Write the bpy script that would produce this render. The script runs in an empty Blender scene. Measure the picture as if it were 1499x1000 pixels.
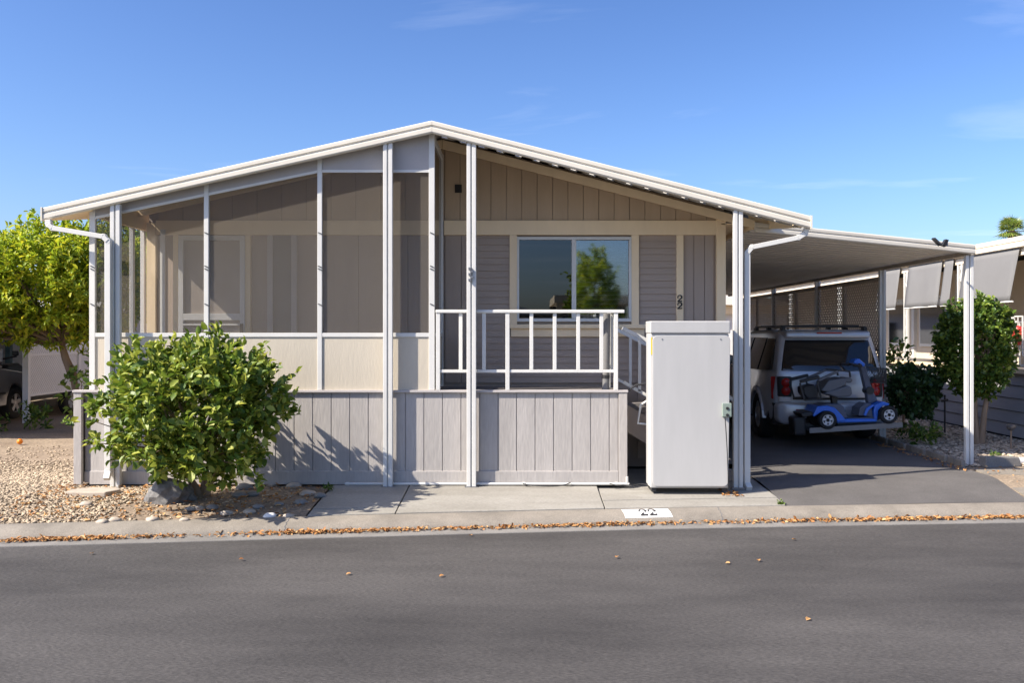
import bpy, bmesh, math, random
import numpy as np
from mathutils import Vector, Matrix, Euler, noise as mnoise
random.seed(7); rng = np.random.default_rng(7)
S = bpy.context.scene
C = S.collection
R = math.radians

# ------------------------------------------------------------------ camera, sky, sun, exposure
CAMZ, F = 1.65, 1350.0
cam = bpy.data.cameras.new('camera'); camo = bpy.data.objects.new('camera', cam); C.objects.link(camo)
camo.location = (0, 0, CAMZ); camo.rotation_euler = (R(90), 0, 0)
cam.sensor_width = 36; cam.lens = 36 * F / 1499
cam.shift_x = (749.5 - 760) / 1499; cam.shift_y = (487 - 500) / 1499
cam.clip_end = 3000; cam.clip_start = 0.05
S.camera = camo

SUN = Vector((1.05, 0.466, -1.0)).normalized()          # the way the light travels
EL = math.asin(-SUN.z); AZ = math.atan2(-SUN.x, -SUN.y)
world = bpy.data.worlds.new('World'); S.world = world; world.use_nodes = True
nt = world.node_tree; N = nt.nodes; L = nt.links
bg = N['Background']
sky = N.new('ShaderNodeTexSky'); sky.sky_type = 'NISHITA'; sky.sun_disc = False
sky.sun_elevation = EL; sky.sun_rotation = AZ
sky.air_density = 1.0; sky.dust_density = 1.5; sky.ozone_density = 3.0; sky.altitude = 50
tc = N.new('ShaderNodeTexCoord'); sep = N.new('ShaderNodeSeparateXYZ')
L.new(tc.outputs['Generated'], sep.inputs[0])
zz = N.new('ShaderNodeMath'); zz.operation = 'MAXIMUM'; zz.inputs[1].default_value = 0.03; L.new(sep.outputs[2], zz.inputs[0])
dx = N.new('ShaderNodeMath'); dx.operation = 'DIVIDE'; L.new(sep.outputs[0], dx.inputs[0]); L.new(zz.outputs[0], dx.inputs[1])
dy = N.new('ShaderNodeMath'); dy.operation = 'DIVIDE'; L.new(sep.outputs[1], dy.inputs[0]); L.new(zz.outputs[0], dy.inputs[1])
cb = N.new('ShaderNodeCombineXYZ'); L.new(dx.outputs[0], cb.inputs[0]); L.new(dy.outputs[0], cb.inputs[1])
mp = N.new('ShaderNodeMapping'); mp.inputs['Scale'].default_value = (0.32, 0.62, 1); mp.inputs['Location'].default_value = (2.2, 5.3, 0)
L.new(cb.outputs[0], mp.inputs[0])
n1 = N.new('ShaderNodeTexNoise'); n1.inputs['Scale'].default_value = 1.0; n1.inputs['Detail'].default_value = 9; n1.inputs['Roughness'].default_value = .58; n1.inputs['Distortion'].default_value = .5
L.new(mp.outputs[0], n1.inputs['Vector'])
cr = N.new('ShaderNodeValToRGB'); cr.color_ramp.elements[0].position = .56; cr.color_ramp.elements[1].position = .9
cr.color_ramp.elements[1].color = (.30, .30, .30, 1); L.new(n1.outputs[0], cr.inputs[0])
hs = N.new('ShaderNodeHueSaturation'); hs.inputs['Saturation'].default_value = 1.05; L.new(sky.outputs[0], hs.inputs['Color'])
tint = N.new('ShaderNodeMixRGB'); tint.blend_type = 'MULTIPLY'; tint.inputs[0].default_value = 1; tint.inputs[2].default_value = (.94, .965, 1.12, 1); 
sdn = N.new('ShaderNodeVectorMath'); sdn.operation = 'SCALE'; sdn.inputs['Scale'].default_value = 1 / 5.2; L.new(hs.outputs[0], sdn.inputs[0])
gam = N.new('ShaderNodeGamma'); gam.inputs[1].default_value = 1.28; L.new(sdn.outputs[0], gam.inputs[0])
sup = N.new('ShaderNodeVectorMath'); sup.operation = 'SCALE'; sup.inputs['Scale'].default_value = 5.2 * 1.12; L.new(gam.outputs[0], sup.inputs[0]); L.new(sup.outputs[0], tint.inputs[1])
mx = N.new('ShaderNodeMixRGB'); mx.inputs[2].default_value = (9.5, 9.7, 10.2, 1)
L.new(cr.outputs[0], mx.inputs[0]); L.new(tint.outputs[0], mx.inputs[1]); L.new(mx.outputs[0], bg.inputs[0])
bg.inputs[1].default_value = 0.085
sl = bpy.data.lights.new('sun', 'SUN'); sl.energy = 5.0; sl.angle = R(.5); sl.color = (1, .91, .79)
so = bpy.data.objects.new('sun', sl); C.objects.link(so); so.location = (-20, -10, 20)
so.rotation_euler = SUN.to_track_quat('-Z', 'Y').to_euler()
S.view_settings.view_transform = 'Standard'; S.view_settings.look = 'None'
S.view_settings.exposure = 1.02; S.view_settings.gamma = 1
S.render.engine = 'CYCLES'
S.cycles.transparent_max_bounces = 16; S.cycles.max_bounces = 8

# ------------------------------------------------------------------ materials
def mat(name, col, rough=.6, var=.12, vscale=3, bump=0, bscale=40, metal=0, spec=.5, stretch=(1, 1, 1), col2=None, fine=0, isl=0, bd=.006):
    m = bpy.data.materials.new(name); m.use_nodes = True
    t = m.node_tree; n = t.nodes; l = t.links; p = n['Principled BSDF']
    p.inputs['Roughness'].default_value = rough; p.inputs['Metallic'].default_value = metal
    p.inputs['Specular IOR Level'].default_value = spec
    tcn = n.new('ShaderNodeTexCoord'); mpn = n.new('ShaderNodeMapping'); mpn.inputs['Scale'].default_value = stretch
    geo = n.new('ShaderNodeNewGeometry')
    l.new(geo.outputs['Position'], mpn.inputs[0])
    a = n.new('ShaderNodeTexNoise'); a.inputs['Scale'].default_value = vscale; a.inputs['Detail'].default_value = 10; a.inputs['Roughness'].default_value = .68
    l.new(mpn.outputs[0], a.inputs['Vector'])
    r = n.new('ShaderNodeValToRGB'); r.color_ramp.elements[0].position = .3; r.color_ramp.elements[1].position = .72
    c2 = col2 if col2 else tuple(min(1, c * (1 + var)) for c in col)
    c1 = col if col2 else tuple(c * (1 - var) for c in col)
    r.color_ramp.elements[0].color = (*c1, 1); r.color_ramp.elements[1].color = (*c2, 1)
    l.new(a.outputs[0], r.inputs[0]); out = r.outputs[0]
    if fine:
        b = n.new('ShaderNodeTexNoise'); b.inputs['Scale'].default_value = bscale * 1.3; b.inputs['Detail'].default_value = 2
        l.new(mpn.outputs[0], b.inputs['Vector'])
        mr = n.new('ShaderNodeMapRange'); mr.inputs[1].default_value = .3; mr.inputs[2].default_value = .7; mr.inputs[3].default_value = 1 - fine; mr.inputs[4].default_value = 1 + fine
        l.new(b.outputs[0], mr.inputs[0])
        mm = n.new('ShaderNodeVectorMath'); mm.operation = 'SCALE'; l.new(out, mm.inputs[0]); l.new(mr.outputs[0], mm.inputs['Scale']); out = mm.outputs[0]
    if isl:
        mr = n.new('ShaderNodeMapRange'); mr.inputs[3].default_value = 1 - isl; mr.inputs[4].default_value = 1 + isl
        l.new(geo.outputs['Random Per Island'], mr.inputs[0])
        mm = n.new('ShaderNodeVectorMath'); mm.operation = 'SCALE'; l.new(out, mm.inputs[0]); l.new(mr.outputs[0], mm.inputs['Scale']); out = mm.outputs[0]
    l.new(out, p.inputs['Base Color'])
    if bump:
        b = n.new('ShaderNodeTexNoise'); b.inputs['Scale'].default_value = bscale; b.inputs['Detail'].default_value = 5
        l.new(mpn.outputs[0], b.inputs['Vector'])
        bn = n.new('ShaderNodeBump'); bn.inputs['Strength'].default_value = bump; bn.inputs['Distance'].default_value = bd
        l.new(b.outputs[0], bn.inputs['Height']); l.new(bn.outputs[0], p.inputs['Normal'])
    return m

def leafmat(name, c1, c2, c3, rough=.38, trans=.3):
    m = bpy.data.materials.new(name); m.use_nodes = True
    t = m.node_tree; n = t.nodes; l = t.links; p = n['Principled BSDF']; p.inputs['Roughness'].default_value = rough
    geo = n.new('ShaderNodeNewGeometry'); oi = n.new('ShaderNodeObjectInfo')
    ad = n.new('ShaderNodeMath'); ad.operation = 'ADD'; l.new(geo.outputs['Random Per Island'], ad.inputs[0]); l.new(oi.outputs['Random'], ad.inputs[1])
    fr = n.new('ShaderNodeMath'); fr.operation = 'FRACT'; l.new(ad.outputs[0], fr.inputs[0])
    r = n.new('ShaderNodeValToRGB'); e = r.color_ramp.elements
    e[0].color = (*c1, 1); e[1].color = (*c3, 1); k = e.new(.6); k.color = (*c2, 1)
    l.new(fr.outputs[0], r.inputs[0]); l.new(r.outputs[0], p.inputs['Base Color'])
    tr = n.new('ShaderNodeBsdfTranslucent'); l.new(r.outputs[0], tr.inputs[0])
    ms = n.new('ShaderNodeMixShader'); ms.inputs[0].default_value = trans
    l.new(p.outputs[0], ms.inputs[1]); l.new(tr.outputs[0], ms.inputs[2]); l.new(ms.outputs[0], n['Material Output'].inputs[0])
    return m

def screenmat(name, col, alpha):
    m = bpy.data.materials.new(name); m.use_nodes = True
    t = m.node_tree; n = t.nodes; l = t.links; p = n['Principled BSDF']
    p.inputs['Roughness'].default_value = .8
    geo = n.new('ShaderNodeNewGeometry'); a = n.new('ShaderNodeTexNoise'); a.inputs['Scale'].default_value = 1.2; a.inputs['Detail'].default_value = 5
    l.new(geo.outputs['Position'], a.inputs['Vector'])
    r = n.new('ShaderNodeValToRGB'); r.color_ramp.elements[0].color = (*[c * .85 for c in col], 1); r.color_ramp.elements[1].color = (*[c * 1.15 for c in col], 1)
    l.new(a.outputs[0], r.inputs[0]); l.new(r.outputs[0], p.inputs['Base Color'])
    p.inputs['Alpha'].default_value = alpha
    return m

def glassmat(name, tint, refl, rough=.01):
    m = bpy.data.materials.new(name); m.use_nodes = True
    t = m.node_tree; n = t.nodes; l = t.links
    tr = n.new('ShaderNodeBsdfTransparent'); tr.inputs[0].default_value = (*tint, 1)
    gl = n.new('ShaderNodeBsdfGlossy'); gl.inputs['Roughness'].default_value = rough; gl.inputs[0].default_value = (.85, .92, 1, 1)
    lw = n.new('ShaderNodeLayerWeight'); lw.inputs[0].default_value = .35
    geo = n.new('ShaderNodeNewGeometry'); a = n.new('ShaderNodeTexNoise'); a.inputs['Scale'].default_value = 2.5
    l.new(geo.outputs['Position'], a.inputs['Vector'])
    bn = n.new('ShaderNodeBump'); bn.inputs['Strength'].default_value = .03; l.new(a.outputs[0], bn.inputs['Height']); l.new(bn.outputs[0], gl.inputs['Normal'])
    ad = n.new('ShaderNodeMath'); ad.inputs[1].default_value = refl; ad.use_clamp = True; l.new(lw.outputs['Fresnel'], ad.inputs[0])
    ms = n.new('ShaderNodeMixShader'); l.new(ad.outputs[0], ms.inputs[0]); l.new(tr.outputs[0], ms.inputs[1]); l.new(gl.outputs[0], ms.inputs[2])
    l.new(ms.outputs[0], n['Material Output'].inputs[0])
    return m

M = {}
M['white'] = mat('white_paint', (.62, .61, .57), .45, .05, 4, .05, 60)
M['fascia'] = mat('cream_metal', (.66, .615, .52), .4, .06, 2, .03, 30)
M['rail'] = mat('rail_paint', (.64, .63, .585), .45, .06, 8)
M['trim'] = mat('tan_trim', (.86, .68, .44), .7, .07, 3, .12, 50, stretch=(1, 1, .3))
M['gable'] = mat('brown_siding', (.50, .375, .25), .75, .08, 4, .35, 45, stretch=(1, 1, .12))
M['siding'] = mat('grey_siding', (.38, .305, .245), .75, .07, 4, .3, 60, stretch=(.2, 1, 1))
M['sidingv'] = mat('grey_siding_vertical', (.38, .305, .245), .75, .07, 4, .35, 45, stretch=(1, 1, .12))
M['skirt'] = mat('mauve_grey_siding', (.385, .36, .335), .8, .16, 1.8, .5, 42, stretch=(1, 1, .16), fine=.06)
M['beige'] = mat('beige_panel', (.51, .455, .36), .75, .07, 3, .35, 60, stretch=(1, 1, .2))
M['panel'] = mat('header_panel', (.42, .39, .37), .7, .06, 4, .15, 50)
M['screen'] = screenmat('insect_screen', (.155, .135, .11), .25)
M['screen2'] = screenmat('insect_screen_side', (.13, .115, .10), .22)
M['deck'] = mat('deck_boards', (.16, .145, .135), .8, .15, 3, .2, 40)
M['roofu'] = mat('corrugated_white', (.42, .40, .36), .5, .06, 2)
M['rooft'] = mat('carport_sheet', (.74, .70, .63), .5, .08, 2)
M['glass'] = glassmat('window_glass', (.80, .84, .86), .12, .03)
M['glassd'] = glassmat('screened_glass', (.22, .26, .30), .03)
M['cglass'] = mat('tinted_car_glass', (.012, .014, .016), .06, .1, 3, spec=.8)
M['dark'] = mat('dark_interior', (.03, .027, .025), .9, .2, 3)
M['blind'] = mat('blind_slats', (.50, .44, .34), .6, .05, 3)
M['asph'] = mat('street_asphalt', (.030, .0275, .026), .85, .25, 1.0, .9, 75, fine=.30, col2=(.080, .074, .069), stretch=(.35, 1, 1), bd=.010)
M['drive'] = mat('driveway_asphalt', (.105, .098, .092), .85, .28, .9, .4, 120, fine=.34)
M['conc'] = mat('kerb_concrete', (.22, .195, .16), .85, .28, 2.2, .4, 80, fine=.18)
M['gutterc'] = mat('gutter_concrete', (.19, .18, .165), .85, .25, 2.5, .4, 80, fine=.15)
M['pad'] = mat('pad_concrete', (.21, .195, .165), .85, .2, 2.0, .25, 70, fine=.14, col2=(.325, .31, .275), stretch=(.4, 1, 1))
M['soil'] = mat('soil', (.17, .125, .085), .95, .3, 1.2, .9, 28, fine=.35, col2=(.30, .235, .165))
M['ground'] = mat('ground', (.20, .17, .13), .95, .25, .3, .5, 20)
M['gravel'] = mat('gravel', (.38, .30, .205), .8, .25, 20, isl=.5)
M['gravel2'] = mat('gravel_bed', (.40, .33, .25), .8, .25, 20, isl=.5)
M['rock'] = mat('grey_rock', (.15, .145, .14), .8, .35, 6, .8, 22, fine=.2)
M['cobble'] = mat('river_stone', (.20, .195, .185), .75, .25, 9, .3, 30)
M['cobble2'] = mat('tan_stone', (.40, .34, .27), .8, .2, 9, .3, 30)
M['wstone'] = mat('white_stone', (.70, .68, .64), .8, .1, 9, .3, 30)
M['litter'] = mat('dry_leaves', (.42, .20, .07), .8, .3, 12, isl=.55)
M['bark'] = mat('bark', (.17, .12, .075), .9, .25, 12, .8, 30, stretch=(1, 1, .3))
M['bark2'] = mat('pale_bark', (.30, .21, .14), .85, .2, 12, .6, 30, stretch=(1, 1, .3))
M['black'] = mat('black_plastic', (.02, .02, .021), .5, .15, 8)
M['rubber'] = mat('tyre_rubber', (.018, .018, .018), .85, .2, 10, .2, 60)
M['paintnum'] = mat('number_paint', (.03, .03, .03), .7, .2, 20)
M['padw'] = mat('number_plate_paint', (.80, .80, .78), .7, .05, 12)
M['silver'] = mat('silver_car_paint', (.52, .54, .58), .25, .04, 2, metal=.25)
M['greycar'] = mat('grey_car_paint', (.26, .265, .275), .25, .05, 2, metal=.4)
M['red'] = mat('red_lens', (.35, .012, .012), .15, .1, 20)
M['redp'] = mat('red_paint', (.42, .03, .025), .4, .1, 6)
M['lens'] = mat('clear_lens', (.6, .6, .6), .15, .08, 20)
M['rim'] = mat('alloy', (.55, .55, .56), .35, .05, 8, metal=.6)
M['blue'] = mat('blue_scooter_plastic', (.03, .16, .66), .28, .06, 6)
M['dblue'] = mat('slate_plastic', (.08, .095, .14), .4, .1, 6)
M['seat'] = mat('grey_vinyl', (.12, .125, .14), .5, .1, 10, .1, 80)
M['steel'] = mat('galvanised_steel', (.22, .22, .23), .4, .12, 12, metal=.7)
M['plate'] = mat('plate_white', (.62, .70, .76), .4, .04, 10)
M['plateb'] = mat('plate_blue', (.05, .20, .50), .4, .04, 10)
M['latt'] = mat('brown_lattice', (.46, .39, .31), .7, .1, 5)
M['lattw'] = mat('white_lattice', (.70, .71, .72), .6, .05, 5)
M['cream'] = mat('cream_wall', (.60, .51, .39), .75, .06, 3, .1, 40)
M['creamf'] = mat('cream_fascia', (.72, .62, .48), .5, .05, 3)
M['gskirt'] = mat('grey_lap_siding', (.30, .30, .31), .8, .12, 4, .4, 40, stretch=(1, .2, 1))
M['shade'] = mat('shade_cloth', (.16, .158, .155), .85, .06, 2, .1, 90)
M['teal'] = mat('teal_post', (.05, .10, .11), .6, .1, 5)
M['orange'] = mat('orange_peel', (.75, .22, .01), .5, .1, 30, .2, 90)
M['yellow'] = mat('yellow_tape', (.65, .48, .06), .6, .1, 10)
M['greenbox'] = mat('grey_green_box', (.22, .27, .23), .5, .1, 10)
M['bushleaf'] = leafmat('bush_leaf', (.07, .135, .016), (.21, .28, .03), (.44, .45, .07), rough=.5)
M['citrus'] = leafmat('citrus_leaf', (.17, .26, .018), (.37, .46, .028), (.60, .56, .035), rough=.5, trans=.45)
M['hedge'] = leafmat('hedge_leaf', (.05, .105, .02), (.12, .20, .03), (.30, .37, .06))
M['shrubd'] = leafmat('shrub_leaf', (.025, .06, .02), (.05, .105, .03), (.10, .16, .05))
M['tree'] = leafmat('tree_leaf', (.03, .06, .015), (.07, .11, .02), (.13, .16, .035))
M['palm'] = leafmat('palm_leaf', (.10, .17, .03), (.20, .27, .05), (.36, .34, .10))
M['litterleaf'] = leafmat('fallen_leaf', (.30, .12, .03), (.45, .22, .07), (.55, .36, .16), rough=.7, trans=.1)

# ------------------------------------------------------------------ geometry helpers
class MB:
    def __init__(s): s.v = []; s.f = []
    def add(s, vs, fs):
        o = len(s.v); s.v += [tuple(v) for v in vs]; s.f += [tuple(i + o for i in f) for f in fs]; return s
    def box(s, x0, x1, y0, y1, z0, z1):
        return s.add([(x0, y0, z0), (x1, y0, z0), (x1, y1, z0), (x0, y1, z0), (x0, y0, z1), (x1, y0, z1), (x1, y1, z1), (x0, y1, z1)],
                     [(0, 3, 2, 1), (4, 5, 6, 7), (0, 1, 5, 4), (1, 2, 6, 5), (2, 3, 7, 6), (3, 0, 4, 7)])
    def hexa(s, a, b):      # two quads (front, back) -> solid
        return s.add(list(a) + list(b), [(3, 2, 1, 0), (4, 5, 6, 7), (0, 1, 5, 4), (1, 2, 6, 5), (2, 3, 7, 6), (3, 0, 4, 7)])
    def bar(s, p, q, w, h=None, up=(0, 0, 1)):
        h = h or w; p = Vector(p); q = Vector(q); d = (q - p).normalized(); u = Vector(up)
        if abs(d.dot(u)) > .98: u = Vector((0, 1, 0))
        a = d.cross(u).normalized() * w / 2; b = a.cross(d).normalized() * h / 2
        return s.hexa([p - a - b, p + a - b, p + a + b, p - a + b], [q - a - b, q + a - b, q + a + b, q - a + b])
    def tube(s, pts, r, n=8):
        pts = [Vector(p) for p in pts]; rs = r if isinstance(r, (list, tuple)) else [r] * len(pts)
        rings = []; vs = []; fs = []
        prev = None
        for i, p in enumerate(pts):
            d = (pts[min(i + 1, len(pts) - 1)] - pts[max(i - 1, 0)]).normalized()
            a = prev - d * prev.dot(d) if prev is not None else d.orthogonal()
            a.normalize(); prev = a; b = d.cross(a)
            for k in range(n):
                t = 2 * math.pi * k / n; vs.append(p + (a * math.cos(t) + b * math.sin(t)) * rs[i])
        for i in range(len(pts) - 1):
            for k in range(n):
                fs.append((i * n + k, i * n + (k + 1) % n, (i + 1) * n + (k + 1) % n, (i + 1) * n + k))
        fs.append(tuple(range(n - 1, -1, -1))); fs.append(tuple(range((len(pts) - 1) * n, len(pts) * n)))
        return s.add(vs, fs)
    def prism(s, poly, lo, hi, axis='y'):   # polygon in the other two axes, extruded
        n = len(poly)
        def P(u, v, w): return {'y': (u, w, v), 'x': (w, u, v), 'z': (u, v, w)}[axis]
        vs = [P(u, v, lo) for u, v in poly] + [P(u, v, hi) for u, v in poly]
        return s.add(vs, [tuple(range(n)), tuple(range(2 * n - 1, n - 1, -1))] + [(i, n + i, n + (i + 1) % n, (i + 1) % n) for i in range(n)])
    def lathe(s, prof, c, axis='x', n=24):  # prof: (radius, along)
        vs = []; fs = []; m = len(prof)
        for k in range(n):
            t = 2 * math.pi * k / n; ca, sa = math.cos(t), math.sin(t)
            for r, a in prof:
                vs.append({'x': (c[0] + a, c[1] + r * ca, c[2] + r * sa), 'y': (c[0] + r * ca, c[1] + a, c[2] + r * sa), 'z': (c[0] + r * ca, c[1] + r * sa, c[2] + a)}[axis])
        for k in range(n):
            for i in range(m - 1):
                fs.append((k * m + i, ((k + 1) % n) * m + i, ((k + 1) % n) * m + i + 1, k * m + i + 1))
        return s.add(vs, fs)
    def mesh(s, name, m, smooth=False, bevel=0, seg=2):
        me = bpy.data.meshes.new(name); me.from_pydata(s.v, [], s.f); me.update()
        bm = bmesh.new(); bm.from_mesh(me)
        bmesh.ops.recalc_face_normals(bm, faces=bm.faces)
        if bevel:
            es = [e for e in bm.edges if len(e.link_faces) == 2 and e.calc_face_angle(0) > .5]
            bmesh.ops.bevel(bm, geom=es, offset=bevel, segments=seg, affect='EDGES', profile=.5, clamp_overlap=True)
        bm.to_mesh(me); bm.free()
        me.materials.append(M[m] if isinstance(m, str) else m)
        if smooth:
            for p in me.polygons: p.use_smooth = True
            me.set_sharp_from_angle(angle=R(42))
        return me
    def build(s, name, m, parent=None, smooth=False, bevel=0, seg=2, local=False):
        o = bpy.data.objects.new(name, s.mesh(name, m, smooth, bevel, seg)); C.objects.link(o)
        put(o, parent, local); return o
def put(o, parent, local=False):
    if parent is None: return
    o.parent = parent
    if not local:                      # geometry written in world coordinates
        q = parent; mtx = Matrix()
        while q is not None: mtx = q.matrix_basis @ mtx if q.parent is None else (q.matrix_parent_inverse @ q.matrix_basis) @ mtx; q = q.parent
        o.matrix_parent_inverse = mtx.inverted()
def tag(o, label=None, cat=None, group=None, kind=None):
    if label: o['label'] = label
    if cat: o['category'] = cat
    if group: o['group'] = group
    if kind: o['kind'] = kind
    return o
def thing(name, label, cat, loc=(0, 0, 0), rz=0, group=None):
    o = bpy.data.objects.new(name, None); C.objects.link(o); o.location = loc; o.rotation_euler = (0, 0, rz); o.empty_display_size = .2
    return tag(o, label, cat, group)
def npmesh(name, V, T, m, parent=None, kind='stuff', smooth=False):
    me = bpy.data.meshes.new(name); nv, nf = len(V), len(T)
    me.vertices.add(nv); me.vertices.foreach_set('co', np.asarray(V, dtype=np.float32).ravel())
    me.loops.add(nf * 3); me.loops.foreach_set('vertex_index', np.asarray(T, dtype=np.int32).ravel())
    me.polygons.add(nf); me.polygons.foreach_set('loop_start', np.arange(0, nf * 3, 3, dtype=np.int32))
    me.update(calc_edges=True); me.validate(); me.materials.append(M[m])
    if smooth: me.polygons.foreach_set('use_smooth', np.ones(nf, dtype=bool))
    o = bpy.data.objects.new(name, me); C.objects.link(o); put(o, parent)
    if kind: o['kind'] = kind
    return o
LV = np.array([[0, 0, 0], [.3, .8, .12], [.68, .78, .10], [1, 0, -.12], [.68, -.78, .10], [.3, -.8, .12], [.3, 0, -.03], [.68, 0, -.05]])
LT = np.array([[0, 6, 1], [0, 5, 6], [1, 6, 7], [1, 7, 2], [6, 5, 4], [6, 4, 7], [2, 7, 3], [7, 4, 3]])
def frames(D, U):
    D = D / np.linalg.norm(D, axis=1, keepdims=True)
    Sd = np.cross(U, D); Sd /= np.linalg.norm(Sd, axis=1, keepdims=True) + 1e-9
    return D, Sd, np.cross(D, Sd)
def leaves(P, D, size, wid=.3, up=None):
    n = len(P); U = rng.normal(size=(n, 3)) * .45 + np.array([0, -.15, 1.0]) if up is None else up
    D, Sd, Nn = frames(D, U)
    sz = size * rng.uniform(.5, 1.3, n)
    V = P[:, None, :] + sz[:, None, None] * (LV[None, :, 0:1] * D[:, None, :] + wid * LV[None, :, 1:2] * Sd[:, None, :] + LV[None, :, 2:3] * Nn[:, None, :])
    T = (LT[None] + 8 * np.arange(n)[:, None, None])
    return V.reshape(-1, 3), T.reshape(-1, 3), (D, Sd, Nn, sz)
def crown_points(c, r, nclump, per, spread, shell=.55, bumpy=.22, seed=0, flat=None):
    """clumps of leaf bases through an uneven ellipsoid"""
    g = np.random.default_rng(seed); c = np.array(c); r = np.array(r)
    d = g.normal(size=(nclump, 3)); d /= np.linalg.norm(d, axis=1, keepdims=True)
    k = np.array([1 + bumpy * (mnoise.noise(Vector(x * 1.9) + Vector((seed * 3.7, 0, 0))) * 1.6 + mnoise.noise(Vector(x * 4.5))) for x in d])
    rad = k * (shell + (1 - shell) * g.random(nclump) ** .6)
    cc = c + d * r * rad[:, None]
    tip = cc - c; tip /= np.linalg.norm(tip, axis=1, keepdims=True); tip = tip * .6 + np.array([0, 0, .45]) + g.normal(size=tip.shape) * .35
    P = np.repeat(cc, per, 0) + np.repeat(tip, per, 0) * (g.random((nclump * per, 1)) - .35) * spread * 1.6 + g.normal(size=(nclump * per, 3)) * spread * .22
    D = np.repeat(tip, per, 0) * .7 + g.normal(size=(nclump * per, 3)) * .75
    return P, D, cc

def P3(px, py, Y): return Vector(((px - 760) * Y / F, Y, CAMZ - (py - 487) * Y / F))
PX = lambda px, Y: (px - 760) * Y / F

# ------------------------------------------------------------------ setting: ground, road, kerb, yards
GP = [(-40, 4.3), (-12, 7.12), (-4.54, 8.06), (-1.63, 8.44), (1.3, 8.80), (4.96, 9.10), (14, 9.6), (40, 11)]
def G(x): return float(np.interp(x, [p[0] for p in GP], [p[1] for p in GP]))
def zg(x, y): return -.08 + .08 * min(1, max(0, (y - G(x) - .27) / 1.0))
def smoothG(x): return sum(G(x + d) for d in (-.8, -.4, 0, .4, .8)) / 5
XS = [-40, -25, -15] + [x * .5 for x in range(-22, 23)] + [15, 25, 40]
tag(MB().add([(-800, -800, -.30), (800, -800, -.30), (800, 800, -.30), (-800, 800, -.30)], [(0, 1, 2, 3)]).build('ground', 'ground'), kind='structure')
def strip(name, m, prof):     # prof: (dy, z) swept along the kerb
    b = MB(); n = len(prof); vs = []
    for x in XS:
        for d, z in prof: vs.append((x, smoothG(x) + d, z))
    fs = [(i * n + k, (i + 1) * n + k, (i + 1) * n + k + 1, i * n + k + 1) for i in range(len(XS) - 1) for k in range(n - 1)]
    o = b.add(vs, fs).build(name, m, smooth=True); o['kind'] = 'structure'; return o
b = MB(); vs = []
for x in XS: vs += [(x, -8.5, -.19), (x, 1, -.165), (x, smoothG(x) - .23, -.178)]
n = len(XS); b.add(vs, [(i * 3 + k, (i + 1) * 3 + k, (i + 1) * 3 + k + 1, i * 3 + k + 1) for i in range(n - 1) for k in range(2)])
tag(b.build('road', 'asph'), kind='structure')
strip('gutter', 'gutterc', [(-.245, -.20), (-.24, -.172), (.0, -.180), (.03, -.176)])
kerb = strip('kerb', 'conc', [(.015, -.19), (.02, -.160), (.05, -.130), (.10, -.104), (.17, -.088), (.25, -.079), (.285, -.080), (.29, -.14)])
# kerb joints
for x in (-2.15, 1.95, 5.45):
    g0 = smoothG(x); bb = MB()
    pr = [(.02, -.158), (.05, -.128), (.10, -.102), (.17, -.086), (.25, -.0765), (.285, -.0775)]
    for (d0, z0), (d1, z1) in zip(pr, pr[1:]): bb.hexa([(x, g0 + d0, z0 - .01), (x + .008, g0 + d0, z0 - .01), (x + .008, g0 + d0, z0), (x, g0 + d0, z0)], [(x + .01, g0 + d1, z1 - .01), (x + .018, g0 + d1, z1 - .01), (x + .018, g0 + d1, z1), (x + .01, g0 + d1, z1)])
    bb.build('joint', 'rock', kerb)
def sheet(name, m, x0, x1, y1, dz, nx, ny, noise_amp=0, yfun=None, x1f=None):
    vs = []
    for j in range(ny + 1):
        for i in range(nx + 1):
            x = x0 + (x1 - x0) * i / nx; ya = smoothG(x) + .28 if yfun is None else yfun(x); y = ya + (y1 - ya) * (j / ny) ** 1.6
            if x1f: x = x0 + (x1f(y) - x0) * i / nx
            z = zg(x, y) + dz + noise_amp * (mnoise.noise(Vector((x * 1.3, y * 1.3, 1))) + .5 * mnoise.noise(Vector((x * 4, y * 4, 5))))
            vs.append((x, y, z))
    o = MB().add(vs, [(j * (nx + 1) + i, j * (nx + 1) + i + 1, (j + 1) * (nx + 1) + i + 1, (j + 1) * (nx + 1) + i) for j in range(ny) for i in range(nx)]).build(name, m, smooth=True)
    o['kind'] = 'structure'; return o
sheet('yard_soil', 'soil', -14, -2.02, 34, -.012, 90, 90, .018)
sheet('garden_bed', 'soil', 5.3, 16, 34, -.015, 50, 60, .012)
sheet('driveway', 'drive', 2.66, 5.42, 30, .0, 20, 60, .004, x1f=lambda y: 5.22 + .2 * min(1, max(0, (y - 9.4) / 1.2)))
padroot = thing('concrete_pad', None, None, (0, 9.4, 0)); padroot['kind'] = 'structure'
ends = [-2.0, -1.18, .84, 2.66]
for i in range(3):
    xa, xb = ends[i] + .006, ends[i + 1] - .006
    for r in range(2):
        def yy(x, k): return [smoothG(x) + .292, smoothG(x) + .50 + .04 * i, 9.93 if i < 2 else 11.1][k]
        b = MB(); q = []
        for x, k in ((xa, r), (xb, r), (xb, r + 1), (xa, r + 1)):
            y = yy(x, k) + (.006 if k == r and r else 0) - (.006 if k == r + 1 and r == 0 else 0); q.append((x, y, zg(x, y) + .006 + .003 * ((i + r) % 2)))
        b.hexa([(a, c_, d - .12) for a, c_, d in q], q); b.build('slab', 'pad', padroot, bevel=.004)
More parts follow.
